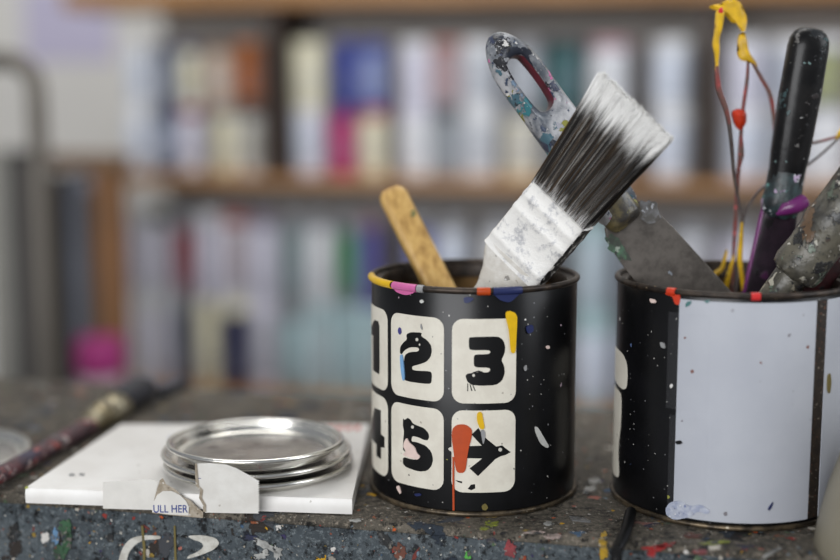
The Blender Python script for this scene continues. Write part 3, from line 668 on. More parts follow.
# --- dark red flat handle behind it
R0, R1 = at(777, 336, .6585), at(868, 205, .6585)
M['dark_red'] = layered('dark red chipped handle', (70, 26, 30), (40, 22, 24), 80, [(200, .2, .45, [(30, 26, 28), (110, 50, 50), (90, 90, 88)], 1.0)], rough=.4, bstr=.5)
d = (R1 - R0).normalized(); LR = (R1 - R0).length
bm = bmesh.new(); loft(bm, axis_secs(R0, R1, [(0, .006, .003, 3), (.004, .0080, .0034, 3), (LR * .6, .0085, .0038, 3), (LR, .0112, .004, 3), (LR + .02, .0115, .004, 3), (LR + .026, .010, .0035, 3), (LR + .029, .006, .002, 2)]), Vector((1, 0, .8)), 32)
tag(obj('tool_handle', bm, M['dark_red'], None, R0), 'dark red flat tool handle behind the crusted round brush', 'tool handle')

# --- painted twigs in tin 2
M['twig_red'] = layered('red dipped twig', (138, 58, 56), (98, 78, 70), 120, [(400, .2, .4, [(190, 90, 90), (80, 60, 56)], .8)], rough=.5)
M['twig_brown'] = layered('bare brown twig', (92, 84, 80), (70, 58, 56), 150, [], rough=.6)
M['twig_yellow'] = layered('yellow dipped twig', (222, 178, 24), (190, 150, 20), 150, [(300, .2, .4, [(236, 200, 60), (150, 110, 30)], .9)], rough=.45, bstr=.6)
YT = .692
def T(px, py, dy=0): return at(px, py, YT + dy)
def twig(label, stem, rads, mat, dy=0):
    base = T(*stem[-1], dy); r = thing('painted_twig', label, 'twig', base, 'paint-dipped twigs in the white-wrapped tin')
    bm = bmesh.new(); tube(bm, [T(x, y, dy) for x, y in stem], rads); obj('stem', bm, M[mat], r); return r
def sub(r, name, pts, rads, mat, dy=0, n=8):
    bm = bmesh.new(); tube(bm, [T(x, y, dy) for x, y in pts], rads, n); return obj(name, bm, M[mat], r)
tw = twig('tall bare twig with a rolled yellow tip, left in the white-wrapped tin', [(716, 62), (719, 90), (727, 112), (731, 135), (735, 180), (741, 215), (741, 245), (735, 300), (728, 340)], [.0008, .0011, .0012, .0010, .0008, .0008, .0008, .0009], 'twig_brown', -.005)
sub(tw, 'red_coat', [(717, 66), (719, 88), (726, 108), (730, 124)], [.0010, .0015, .0014, .0009], 'twig_red', -.0055)
sub(tw, 'yellow_tip', [(721.5, 9), (720, 15), (718, 30), (716, 42), (717, 55), (716.5, 70)], [.0011, .0025, .0022, .0017, .0019, .0012, .0009], 'twig_yellow', -.005)
sub(tw, 'red_tip', [(722, 7.5), (721, 10), (720.5, 13)], [.0004, .0013, .0013], 'red', -.0065)
sub(tw, 'yellow_coat', [(742, 222), (741, 240), (740, 262), (744, 292)], [.0006, .0012, .0014, .0012], 'twig_yellow', -.0055)
tw = twig('twig with crumpled yellow leaves and a red bud, behind the rolled tip', [(748, 62), (747, 80), (743, 110), (741, 135), (739, 165), (737, 190), (735, 230), (731, 300), (730, 340)], [.0007, .0010, .0010, .0010, .0012, .0008, .0008], 'twig_red', .004)
def leaf(r, pts, seed, mat, dy, puff=.0016, name='leaf'):
    q = random.Random(seed); bm = bmesh.new(); P = chaikin(pts, 1)
    cx = sum(p[0] for p in P) / len(P); cy = sum(p[1] for p in P) / len(P)
    for sd in (-1, 1):
        prev = None
        for f in (1, .7, .38):
            R_ = [bm.verts.new(T(cx + (x - cx) * f, cy + (y - cy) * f, dy) + Vector((0, sd * puff * (1 - f ** 2) + q.uniform(-.0006, .0006), 0))) for x, y in P]
            if prev:
                for i in range(len(P)): bm.faces.new((prev[i], prev[(i + 1) % len(P)], R_[(i + 1) % len(P)], R_[i]))
            prev = R_
        bm.faces.new(prev)
    bmesh.ops.remove_doubles(bm, verts=bm.verts[:], dist=.0001)
    return obj(name, bm, M[mat], r)
leaf(tw, [(722, 3), (732, -3), (742, 4), (747, 18), (746, 30), (742, 33), (737, 24), (730, 22), (722, 10), (710, 9), (709, 6)], 1, 'twig_yellow', .003)
leaf(tw, [(738, 36), (744, 32), (747, 40), (749, 52), (757, 64), (757, 68), (748, 62), (740, 60), (737, 54)], 2, 'twig_yellow', .003)
sub(tw, 'side_stem', [(752, 62), (761, 78), (769, 92), (773, 110), (776, 150), (775, 210)], [.0009, .0011, .0012, .0010, .0006], 'twig_red', .003)
leaf(tw, [(731, 112), (738, 108), (747, 112), (746, 124), (740, 131), (735, 126)], 3, 'vermilion', -.001, .0035, 'bud')
sub(tw, 'red_flake', [(742, 138), (741, 155), (738, 172)], [.0004, .0017, .0005], 'twig_red', -.001)
sub(tw, 'yellow_coat', [(727, 250), (722, 268), (714, 276), (710, 296)], [.0005, .0012, .0014, .0010], 'twig_yellow', .003)
sub(tw, 'yellow_coat', [(734, 255), (730, 270), (727, 282), (725, 294)], [.0005, .0011, .0013, .0009], 'twig_yellow', .003)
tw = twig('thin dark twig curving up to the right edge behind the black handle', [(846, 130), (826, 150), (806, 166), (785, 176), (762, 188), (748, 206), (742, 226), (733, 300), (733, 345)], [.0006, .0007, .0008, .0008, .0008], 'twig_brown', .0085)
sub(tw, 'side_stem', [(848, 130), (838, 136), (818, 142), (798, 147), (780, 172)], [.0006, .0008, .0009, .0006], 'twig_red', .0085)
sub(tw, 'yellow_tip', [(842, 128), (839, 134), (836, 139)], [.0006, .0012, .0005], 'twig_yellow', .008)

# ------------------------------------------------------------------ white carton, torn strips and lids
CT = .0085
cFL, cFR, cBR, cBL = at_z(25, 488, CT), at_z(352, 499, CT), at_z(369, 424, CT), at_z(121, 424, CT)
ct = thing('flattened_carton', 'flattened white carton with torn flaps under the stack of lids', 'carton', ((cFL + cFR + cBR + cBL) / 4).to_2d().to_3d())
M['carton'] = layered('white coated card', (226, 224, 220), (216, 213, 208), 30, [(350, .03, .3, [(180, 176, 168), (150, 146, 142)], .7)], rough=.42, bstr=.05)
def lerp(a, b, t): return a + (b - a) * t
def cP(s, t_, z):      # s left-right, t front-back over the carton
    p = lerp(lerp(cFL, cFR, s), lerp(cBL, cBR, s), t_); return Vector((p.x, p.y, z))
bm = bmesh.new()
prof = [(.0, .0006), (-.001, .0025), (-.0008, .006), (.006, CT - .0004), (.02, CT), (1, CT), (1, .0006)]
Rg = [[bm.verts.new(cP(s, t_, z)) for t_, z in prof] for s in [i / 24 for i in range(25)]]
for a, b in zip(Rg, Rg[1:]):
    for i in range(len(prof)): bm.faces.new((a[i], a[(i + 1) % len(prof)], b[(i + 1) % len(prof)], b[i]))
bm.faces.new(Rg[0]); 
# the open right end: a dark slot between the two boards
inner = [cP(1, .015, .0018), cP(1, .015, CT - .0014), cP(1, .985, CT - .0014), cP(1, .985, .0018)]
iv = [bm.verts.new(p) for p in inner]; jv = [bm.verts.new(cP(.88, tt, p.z)) for p, tt in zip(inner, (.03, .03, .97, .97))]
outer = Rg[-1]
try:
    e = [bm.edges.get((outer[i], outer[(i + 1) % len(prof)])) for i in range(len(prof))] + [bm.edges.new((iv[i], iv[(i + 1) % 4])) for i in range(4)]
    bmesh.ops.bridge_loops(bm, edges=e)
except Exception: bm.faces.new(outer)
for i in range(4): bm.faces.new((iv[i], iv[(i + 1) % 4], jv[(i + 1) % 4], jv[i]))
bm.faces.new(jv)
obj('carton_body', bm, M['carton'], ct, angle=50)
FD = (cFR - cFL); FD.z = 0; FL_ = FD.length; FD.normalize(); FN = Vector((FD.y, -FD.x, 0))    # along the front edge, and towards the viewer
def fpt(px, py, off):    # a pixel on the upright plane just before the carton's front edge
    dr = ray(px, py); q = cFL + FN * .0012; t_ = (q + FN * off - CAM).dot(FN) / dr.dot(FN); return CAM + dr * t_
def front_sheet(P, off, th, mat, name, lab=None):
    bm = flat(P, th, lambda x, y, h: fpt(x, y, (off(y) if callable(off) else off) + h)); return obj(name, bm, mat, ct, smooth=False, label=lab)
M['card_tear'] = layered('torn brown card edge', (170, 160, 144), (140, 128, 110), 300, [(700, .3, .4, [(110, 98, 82), (200, 194, 184)], .9)], rough=.8)
M['strip'] = layered('white paper strip', (230, 228, 222), (218, 215, 208), 60, [(400, .04, .3, [(190, 184, 174)], .8)], rough=.5, bstr=.1)
M['strip_shade'] = layered('off white paper patch', (216, 213, 206), (206, 203, 196), 60, [], rough=.5, bstr=.1)
front_sheet([(103, 482), (150, 479), (158, 482), (155, 496), (153, 510), (103, 508.5)], .0001, .0003, M['strip_shade'], 'paper_patch')
front_sheet([(152, 513), (154, 500), (157, 489), (160, 480), (163, 478), (166, 484), (175, 489), (183, 497), (190, 500), (196, 506), (203, 512), (203, 518), (190, 517), (170, 515)], .0006, .0004, M['card_tear'], 'torn_flap', 'torn brown card flap')
fl = front_sheet([(152, 512), (153, 503), (157, 495), (163, 491), (172, 491), (180, 495), (186, 501), (189, 507), (188.5, 515.5), (170, 514.5)], .0012, .0003, M['strip_shade'], 'printed_flap', 'white flap printed ULL HER')
teeth = []
for i in range(14):
    y = 481 + i * 2.3; teeth += [(259.8, y), (257.8, y + 1.15)]
front_sheet([(196, 463.5), (210, 463), (226, 464.5), (236, 468), (247, 474), (257, 480)] + teeth + [(259, 513.5), (230, 513.2), (205, 512.5), (205, 505), (201, 498), (202, 490), (198, 486), (197, 476)], lambda y: .006 + .004 * (513 - y) / 25, .0003, M['strip'], 'torn_strip', 'white torn strip with serrated right edge')
front_sheet([(195, 463.6), (197, 463.5), (198, 476), (199, 486), (203, 490), (202, 498), (206, 505), (206, 512), (203, 512), (203, 505), (199, 498), (200, 490), (196, 486), (195, 476)], lambda y: .0063 + .004 * (513 - y) / 25, .0004, M['card_tear'], 'torn_edge')
M['blue_print'] = plain('blue printing ink', (48, 66, 140), .5)
M['red_print'] = plain('red printing ink', (214, 120, 110), .5)
def text(body, px0, px1, py, off, parent, h=None, mat='blue_print'):
    c = bpy.data.curves.new('printed_text', 'FONT'); c.body = body; c.extrude = 0; c.offset = .012
    o = bpy.data.objects.new('tmp', c); COL.objects.link(o); dg = bpy.context.evaluated_depsgraph_get(); me = bpy.data.meshes.new_from_object(o.evaluated_get(dg))
    bpy.data.objects.remove(o); bm = bmesh.new(); bm.from_mesh(me); bpy.data.meshes.remove(me)
    xs = [v.co.x for v in bm.verts]; x0, x1 = min(xs), max(xs)
    a, b = fpt(px0, py, off), fpt(px1, py, off); k = (b - a).length / (x1 - x0); r = (b - a).normalized(); u = Vector((0, 0, 1)); sy = k if h is None else h / .72
    for v in bm.verts: v.co = a + r * ((v.co.x - x0) * k) + u * (v.co.y * sy)
    return obj('printed_text', bm, M[mat], parent, smooth=False)
text('ULL HER', 153.5, 188, 512.5, .0016, fl, .0040)
text('E', 197.5, 201, 478.5, .0119, ct, .0034)
# faint print far back on the carton's top
def top_print(P, mat): return obj('printed_mark', flat(P, .00015, lambda x, y, h: Vector((*at_z(x, y, CT).to_2d(), CT + .00005 + h))), M[mat], ct, smooth=False)
for i in range(9): top_print([(283 + i * 9, 426), (289 + i * 9, 426), (288 + i * 9, 430), (282 + i * 9, 430)], 'red_print')
for x, y in ((72, 475), (82, 474.5)): top_print(blob(x, y, 3, 1.4, seed=int(x), wob=.4), 'grey')
for i in range(3): top_print([(170 + i * 5, 437), (173.5 + i * 5, 437), (171.5 + i * 5, 440), (168 + i * 5, 440)], 'blue_print')
top_print(blob(26.5, 487.8, 2, 1, seed=4), 'lime')

# lids
t = NT('bright tin plate'); v = t.coords(); a = t.noise(v, 60, 3); M['lid'] = t.done(t.mix(a.outputs[0], lin((236, 235, 230)), lin((216, 214, 208))), .24, 1.0, bump=t.noise(v, 300, 3).outputs[0], bstr=.03)
M['lid_floor'] = layered('paint filmed lid floor', (150, 148, 146), (190, 188, 184), 40, [(120, .3, .5, [(120, 112, 116), (200, 198, 196)], 1.0)], rough=.25, metal=.9, bstr=.08)
GL = 'loose tin lids'
def make_lid(x, y, z, R, label, first=None, h=.0058):
    if first is not None:
        r = first.copy(); COL.objects.link(r); r.location = (x, y, z); r['label'] = label
        for ch in first.children:
            c = ch.copy(); COL.objects.link(c); c.parent = r
        return r
    r = thing('tin_lid', label, 'tin lid', (x, y, z), GL); c = Vector((x, y, z))
    bm = bmesh.new(); lathe(bm, circ(R - .0014, h - .0014, .0014, 14), c, closed=True); obj('bead', bm, M['lid'], r)
    bm = bmesh.new(); lathe(bm, [(R - .0016, h - .002), (R - .0030, h - .0024), (R - .0042, h - .0030), (R - .0052, .0015), (R - .0060, .0004), (R - .0085, .0003), (R - .0085, .0008), (R - .0058, .0010), (R - .0046, .0018), (R - .0034, h - .0020), (R - .0018, h - .0012)], c, closed=True); obj('wall', bm, M['lid'], r)
    bm = bmesh.new(); lathe(bm, [(R - .0084, .0003), (R - .013, .0014), (R - .016, .0014), (0, .0014), (0, .0019), (R - .0162, .0019), (R - .0128, .0019), (R - .0084, .0008)], c); obj('floor_disc', bm, M['lid_floor'], r)
    return r
RL = .0503
zc = CT + .0002
LX, LY = -.0868, .6735
lid0 = make_lid(LX + .0006, LY, zc, RL, 'bottom tin lid of the three stacked on the white carton')
make_lid(LX - .0002, LY - .0012, zc + .0056, RL, 'middle tin lid of the three stacked on the white carton', lid0)
tl = make_lid(LX + .0006, LY - .0110, zc + .0118, .0462, 'top tin lid of the stack, its shiny dish open upwards', h=.0076)
tl.rotation_euler = (math.radians(-1.4), 0, 0)
q = at_z(-61, 448, .007)
make_lid(q.x, q.y, .0002, RL, 'tin lid lying on the bench at the left edge, beside the long brush', lid0)

# ------------------------------------------------------------------ long brush lying on the bench at the left
S0, S1, S2, S3 = at_z(-60, 509, .006), at_z(93, 422, .007), at_z(128, 405, .0085), at_z(150, 394, .0085)
d = (S3 - S0).normalized(); d.z = 0
LL = (S1 - S0).length
lb = thing('long_paintbrush', 'long paint-caked brush lying on the bench left of the white carton', 'paintbrush', (S0.x, S0.y, 0))
M['caked'] = layered('dark red caked paint', (92, 56, 62), (44, 36, 44), 90, [('P', 70, .55, [(150, 76, 72), (60, 54, 74), (130, 120, 122), (40, 36, 42)], 80), ('P', 150, .57, [(206, 190, 186), (110, 44, 48), (50, 54, 70), (160, 140, 140)], 140)], rough=.4, bstr=.9)
cz = lambda p, z: Vector((p.x, p.y, z))
bm = bmesh.new(); dd = (S1 - S0); dd.z = 0; dd.normalize(); a0 = cz(S0, .0062)
loft(bm, [(a0 + dd * s, r_, r_) for s, r_ in ((0, .003), (.004, .0046), (.06, .0047), (.12, .0049), (LL - .03, .0052), (LL, .0056))], Vector((0, 0, 1)), 24); jig(bm, .0004, 5); obj('handle', bm, M['caked'], lb)
M['old_metal'] = layered('paint flecked metal ferrule', (170, 162, 140), (120, 108, 80), 80, [(120, .4, .5, [(220, 214, 206), (90, 80, 60), (150, 140, 100)], .9)], rough=.3, metal=.6)
bm = bmesh.new(); L2 = (S2 - S1).length
loft(bm, [(cz(S1, .0062) + dd * (s * L2) + Vector((0, 0, z)), r_, r_) for s, r_, z in ((-.12, .0055, 0), (-.08, .0072, .0012), (.15, .0075, .0015), (.2, .0085, .0025), (.3, .0075, .0015), (.6, .008, .002), (.65, .0092, .0032), (.75, .008, .002), (1.0, .0084, .0024), (1.02, .007, .0024))], Vector((0, 0, 1)), 28); obj('ferrule', bm, M['old_metal'], lb)
M['dark_bristle'] = layered('dark paint stiff bristles', (44, 46, 54), (30, 30, 36), 200, [(300, .2, .4, [(80, 84, 96), (60, 50, 60)], .9)], rough=.5)
bm = bmesh.new(); e_ = cz(S1, .0104) + dd * L2
loft(bm, [(e_ + dd * s + Vector((0, 0, z)), a_, b_) for s, a_, b_, z in ((-.002, .0082, .0082, 0), (.012, .0095, .0092, .0008), (.028, .0098, .0090, .0006), (.04, .0085, .0075, -.001), (.048, .0060, .0050, -.0035), (.052, .002, .002, -.006))], Vector((0, 0, 1)), 28); jig(bm, .0005, 8)
bv = bm; obj('bristles', bv, M['dark_bristle'], lb)
# small dark stick end near the bench's back edge
X0, X1 = at_z(160, 393, .004), at_z(188, 382, .004)
bm = bmesh.new(); loft(bm, [(lerp(cz(X0, .0045), cz(X1, .0045), f), r_, r_) for f, r_ in ((0, .002), (.06, .004), (.9, .0038), (1, .0015))], Vector((0, 0, 1)), 16)
tag(obj('dark_stick', bm, M['dark_bristle'], None, cz(X0, 0)), 'short dark stick near the back edge, beyond the long brush tip', 'stick')

# black cable
bm = bmesh.new(); c0, c1, c2 = at_z(631, 512, .003), at_z(625, 533, .003), at_z(616, 552, .003)
ed = at_z(613, 560, 0)
pts = [cz(lerp(c0, c1, -.5), .0028), cz(c0, .0030), cz(c1, .0030), cz(c2, .0030)]
e2 = (c2 - c1); e2.z = 0; e2.normalize(); fe = c2.copy(); 
while (fe - P0).dot(VD) > -.003: fe += e2 * .001
pts += [cz(fe - e2 * .003, .0024), cz(fe, -.004), cz(fe + e2 * .001, -.03), cz(fe + e2 * .002, -.12)]
bm2 = bmesh.new(); tube(bm2, pts[1:], [.0028] * 8, 12)
M['cable'] = plain('black rubber', (9, 9, 10), .5, spec=.2)
tag(obj('cable', bm2, M['cable'], None, pts[2]), 'black cable running from under the white-wrapped tin over the bench edge', 'cable')

# beige container at the right edge, in front
M['beige'] = layered('beige plastic', (132, 126, 110), (124, 118, 102), 20, [], rough=.45, bstr=.05)
bc = Vector((.2392, .5650, 0)); bo = thing('beige_container', 'out-of-focus beige rounded container cut off by the right edge', 'container', bc)
bm = bmesh.new(); lathe(bm, [(0, .0002), (.0578, .0002), (.0582, .001), (.0576, .006), (.0562, .014), (.0530, .028), (.0480, .044), (.040, .062), (.030, .076), (.022, .086), (.017, .090), (.016, .093), (0, .093)], bc, 96); obj('body', bm, M['beige'], bo)
bm = bmesh.new(); lathe(bm, [(0, .092), (.0185, .092), (.0190, .094), (.0190, .108), (.0175, .110), (0, .110)], bc, 48); obj('cap', bm, M['beige'], bo)

# ------------------------------------------------------------------ background: shelves, tubs, rack
VS = 1.20                                   # shelf fronts, depth in the room frame
t = NT('varnished shelf wood'); v = t.coords('Object', (3, 3, 40)); a = t.noise(v, 3, 5); M['shelf'] = t.done(t.ramp(a.outputs[0], [(.3, (140, 98, 54)), (.7, (178, 130, 78))]), .45)
M['dark_wood'] = plain('dark brown timber', (60, 44, 34), .55, var=.1, scale=20)
M['shelf_back'] = plain('grey brown shelf back', (168, 162, 156), .8, var=.05, scale=10)
def vz(px, py, v=VS): return at_v(px, py, v)
u_l = vz(122, 185)[0]; u_r = 1.0
zT = vz(420, 181)[1] + .004; zTop = vz(420, 4)[1]
sh = thing('shelving_unit', 'wide wooden shelving unit stacked with paint tubs along the back wall', 'shelf', RF(.2, VS + .15, FZ))
DEP = .165
zL = vz(420, 404)[1]
for z in (zTop, ):
    obj('shelf_board', B(vz(62, 4)[0], u_r, VS, VS + DEP, zTop, zTop + .03, bev=.002), M['shelf'], sh)
obj('shelf_board', B(u_l, u_r, VS - .005, VS + DEP, zT - .015, zT, bev=.002), M['shelf'], sh)
obj('shelf_board', B(u_l, u_r, VS - .005, VS + DEP, zL - .024, zL, bev=.002), M['shelf'], sh)
obj('back_panel', B(u_l, u_r, VS + DEP, VS + DEP + .01, zL, zTop), M['shelf_back'], sh)
for px in (270, 711):
    uu = vz(px, 100)[0]; obj('divider', B(uu - .010, uu + .010, VS + .004, VS + DEP, zT + .0005, zTop - .0005), M['dark_wood'], sh)
for uu in (u_l - .0, u_r - .02):
    for dv in (.02, DEP - .05):
        obj('post', B(uu, uu + .02, VS + dv, VS + dv + .03, FZ, zL - .024), M['dark_wood'], sh)
# paint tubs: two layers on each shelf
def label_mat(c, ink=(120, 124, 140), dens=.7):
    key = ('L', c, ink, dens)
    if key not in M:
        t = NT('tub label'); v = t.coords(); w_ = t.new('ShaderNodeTexWave', bands_direction='Z'); w_.inputs['Scale'].default_value = 22; w_.inputs['Distortion'].default_value = 0; t.link(v, w_.inputs['Vector'])
        nz = t.noise(t.coords('Object', (1, 1, .3)), 26, 2); m = t.math('MULTIPLY', t.step(w_.outputs['Fac'], .55, .7), t.step(nz.outputs[0], .45, .55))
        M[key] = t.done(t.mix(t.math('MULTIPLY', m, dens), lin(c), lin(ink)), .45)
    return M[key]
def solid(c, r=.45):
    key = ('S', c)
    if key not in M: M[key] = plain('tub plastic', c, r, var=.03, scale=30)
    return M[key]
WH, PB, CR, LI = (238, 239, 242), (222, 229, 242), (242, 236, 206), (228, 226, 240)
NAMES = {WH: 'white', PB: 'pale blue', CR: 'cream', LI: 'lilac white'}
tub0 = {}
def tub(u, v, z, r, h, body, lab, lid, label, grp):
    key = (round(r, 4), round(h, 4)); p = RF(u, v, z)
    if key not in tub0:
        o = thing('paint_tub', label, 'paint tub', p, grp); c = p
        bm = bmesh.new(); lathe(bm, [(0, .0), (r * .9, .0), (r * .95, .002), (r, h * .9), (r * .96, h * .9), (0, h * .9)], c, 32); obj('body', bm, solid(body), o)
        bm = bmesh.new(); lathe(bm, [(r * .965, h * .12), (r * 1.005, h * .80), (r * 1.012, h * .80), (r * .972, h * .12)], c, 32, closed=True); obj('label_wrap', bm, label_mat(lab), o)
        bm = bmesh.new(); lathe(bm, [(0, h * .86), (r * 1.04, h * .86), (r * 1.05, h * .875), (r * 1.05, h * .985), (r * 1.0, h * .998), (r * .9, h * .998), (r * .88, h * .985), (0, h * .985)], c, 32); obj('lid', bm, solid(lid), o)
        tub0[key] = o
    else:
        f = tub0[key]; o = f.copy(); COL.objects.link(o); o.location = p; o['label'] = label; o['group'] = grp
        for ch in f.children:
            c = ch.copy(); COL.objects.link(c); c.parent = o
            m = solid(body) if ch.name.startswith('body') else label_mat(lab) if ch.name.startswith('label') else solid(lid)
            c.material_slots[0].link = 'OBJECT'; c.material_slots[0].material = m
    return o
ORD = ['first', 'second', 'third', 'fourth', 'fifth', 'sixth', 'seventh', 'eighth', 'ninth', 'tenth', 'eleventh', 'twelfth', 'thirteenth', 'fourteenth', 'fifteenth', 'sixteenth', 'seventeenth', 'eighteenth']
# (px centre, colour name, body, label, lid) ; None = the same
SL, NV, TE, OR, BR, BL, MG, GY, AQ, VI, RD, PE = (70, 80, 104), (44, 48, 84), (40, 92, 92), (190, 104, 24), (96, 74, 60), (58, 74, 160), (190, 52, 116), (150, 152, 158), (180, 206, 210), (96, 92, 160), (150, 60, 66), (206, 176, 148)
U_top = [(139, 'pale blue', WH, PB, WH), (166, 'slate blue', SL, (120, 130, 150), SL), (190, 'cream-labelled', WH, CR, NV), (220, 'peach', PE, (220, 200, 180), BR), (250, 'orange', BR, OR, OR), (310, 'cream', CR, CR, CR), (347, 'blue', BL, BL, BL), (374, 'light blue', BL, (150, 164, 214), BL),
         (418, 'lilac white', LI, LI, WH), (447, 'pinkish', GY, (180, 150, 150), (170, 110, 100)), (479, 'pale grey', WH, (204, 208, 214), WH), (525, 'grey', GY, (186, 190, 196), GY), (565, 'dark teal', TE, TE, (40, 60, 66)), (609, 'rose-lidded white', LI, WH, (190, 150, 156)), (672, 'large-label white', WH, PB, WH), (743, 'lilac', LI, LI, WH), (790, 'grey-labelled', WH, (190, 196, 208), WH), (825, 'yellow-green', GY, (160, 164, 110), WH)]
U_bot = [(139, 'pale blue', WH, PB, WH), (166, 'grey-blue', SL, (150, 160, 180), SL), (192, 'red-lidded white', WH, LI, (150, 50, 70)), (226, 'cream', CR, CR, GY), (252, 'off-white', WH, (220, 218, 206), (120, 110, 104)), (310, 'lilac white', LI, PB, WH), (343, 'magenta', MG, MG, (120, 60, 110)), (374, 'cream-labelled', CR, CR, (180, 90, 90)),
         (418, 'white', WH, WH, LI), (447, 'grey', GY, (150, 156, 160), (90, 92, 96)), (479, 'pale grey', WH, (206, 210, 216), WH), (522, 'ivory', CR, (214, 210, 196), GY), (565, 'steel-grey', GY, (150, 156, 164), (90, 96, 100)), (609, 'olive-lidded white', LI, PB, (150, 146, 110)), (672, 'white-lidded pale blue', WH, PB, WH), (743, 'lilac', LI, PB, WH), (790, 'grey-labelled', WH, (190, 196, 204), GY), (825, 'white', WH, WH, WH)]
L_top = [(136, 'white', WH, LI, WH), (160, 'black-lidded white', WH, LI, (60, 66, 62)), (185, 'red-labelled grey', GY, (150, 84, 90), GY), (210, 'lilac white', LI, LI, WH), (236, 'red-lidded pale', WH, (200, 190, 196), (176, 100, 100)), (264, 'lilac', LI, LI, (140, 130, 150)), (294, 'grey-green', (150, 160, 160), (150, 164, 166), GY), (320, 'bright white', WH, WH, GY), (348, 'green', GY, (90, 150, 110), GY), (370, 'violet', VI, VI, (150, 120, 130)),
         (420, 'blue-violet', VI, (130, 134, 190), GY), (452, 'pale blue', WH, PB, GY), (500, 'grey-lidded white', WH, WH, GY), (540, 'grey', GY, GY, GY), (592, 'pale aqua', AQ, (190, 204, 212), AQ), (640, 'grey-blue', GY, (170, 176, 186), GY), (690, 'dull white', WH, (200, 200, 206), GY), (740, 'dull lilac', LI, LI, GY)]
L_bot = [(132, 'white', WH, LI, WH), (160, 'lilac white', LI, LI, WH), (184, 'dark grey', (96, 100, 112), (96, 100, 112), GY), (208, 'cream', CR, CR, CR), (236, 'navy', NV, NV, CR), (264, 'lilac', LI, (196, 196, 206), LI), (294, 'grey-aqua', (160, 176, 180), AQ, GY), (320, 'pale aqua', AQ, (196, 214, 218), AQ), (348, 'aqua', AQ, AQ, AQ), (374, 'teal-white', AQ, (186, 208, 212), AQ),
         (416, 'white', WH, WH, WH), (452, 'pale blue', WH, PB, WH), (500, 'grey', GY, WH, WH), (540, 'white-lidded grey', GY, WH, WH), (592, 'ice blue', AQ, PB, AQ), (640, 'grey-blue', GY, PB, GY), (690, 'white', WH, WH, WH), (740, 'lilac', LI, LI, WH)]
for rows_, z0, h, where, layer, pyref, jit in ((U_bot, zT, .096, 'upper shelf', 'lower layer', 140, 1), (U_top, zT, .096, 'upper shelf', 'top layer', 70, 2), (L_bot, zL, .134, 'lower shelf', 'lower layer', 330, 3), (L_top, zL, .134, 'lower shelf', 'top layer', 240, 4)):
    up = 'top' in layer
    for i, (px, nm, bd, lb_, ld) in enumerate(rows_):
        gaps = [abs(px - rows_[j][0]) for j in (i - 1, i + 1) if 0 <= j < len(rows_)]
        vv = VS + .046
        # radius follows the columns beneath so stacked tubs carry each other
        r = min(.0275, max(.0150, min(gaps) / FPX * 1.76 * .49)) if where == 'lower shelf' or px < 400 else .0275
        r = round(r / .0025) * .0025
        uu = at_v(px, pyref, vv)[0]
        z = z0 + .0003 + (h if up else 0)
        tub(uu, vv, z, r, h, bd, lb_, ld, f'{nm} paint tub, {ORD[i]} from left in the {layer} of {where}', f'paint tubs in the {layer} of the {where}')

# left: timber rack with boards, pink pot, tube frame, pinned paper
VRk = .96
rk = thing('timber_rack', 'orange-brown timber rack holding upright boards at far left', 'rack', RF(vz(80, 200, VRk)[0], VRk + .1, FZ))
M['orange_wood'] = plain('orange brown timber', (130, 84, 34), .5, var=.12, scale=14)
M['brown_wood'] = plain('brown timber', (118, 88, 58), .55, var=.12, scale=14)
x0, zt_ = vz(36, 158, VRk); x1 = vz(121, 158, VRk)[0]; xp = vz(91, 158, VRk)[0]; xq = vz(116, 158, VRk)[0]
obj('post', B(xp, xq, VRk, VRk + .03, FZ, zt_ - .014, bev=.002), M['orange_wood'], rk)
obj('post', B(x0 - .14, x0 - .11, VRk, VRk + .03, FZ, zt_ - .014, bev=.002), M['brown_wood'], rk)
obj('rail', B(x0 - .14, x1, VRk - .002, VRk + .032, zt_ - .014, zt_ + .006, bev=.002), M['brown_wood'], rk)
obj('base_board', B(x0 - .14, x1, VRk, VRk + .20, FZ + .1, FZ + .12), M['brown_wood'], rk)
obj('back_post', B(x0 - .14, x0 - .11, VRk + .17, VRk + .20, FZ, zt_ - .014), M['brown_wood'], rk)
obj('back_post', B(xq - .12, xq - .09, VRk + .17, VRk + .20, FZ, zt_ - .014), M['brown_wood'], rk)
for pa, pb_, nm, c, dz in ((43, 54, 'charcoal', (58, 54, 50), -.026), (55, 67, 'dark brown', (84, 76, 66), -.034), (67.5, 82, 'grey-blue', (140, 146, 160), -.030), (83, 89, 'dark grey', (92, 86, 84), -.045)):
    a_, b_ = vz(pa, 250, VRk + .04)[0], vz(pb_, 250, VRk + .04)[0]
    o = obj('art_board', B(a_, b_, VRk + .04, VRk + .16, FZ + .1202, zt_ + dz, bev=.001), plain(nm + ' board', c, .6, var=.1, scale=12), None, RF((a_ + b_) / 2, VRk + .1, FZ + .12))
    tag(o, f'{nm} board standing upright in the timber rack', 'board', 'boards in the timber rack')
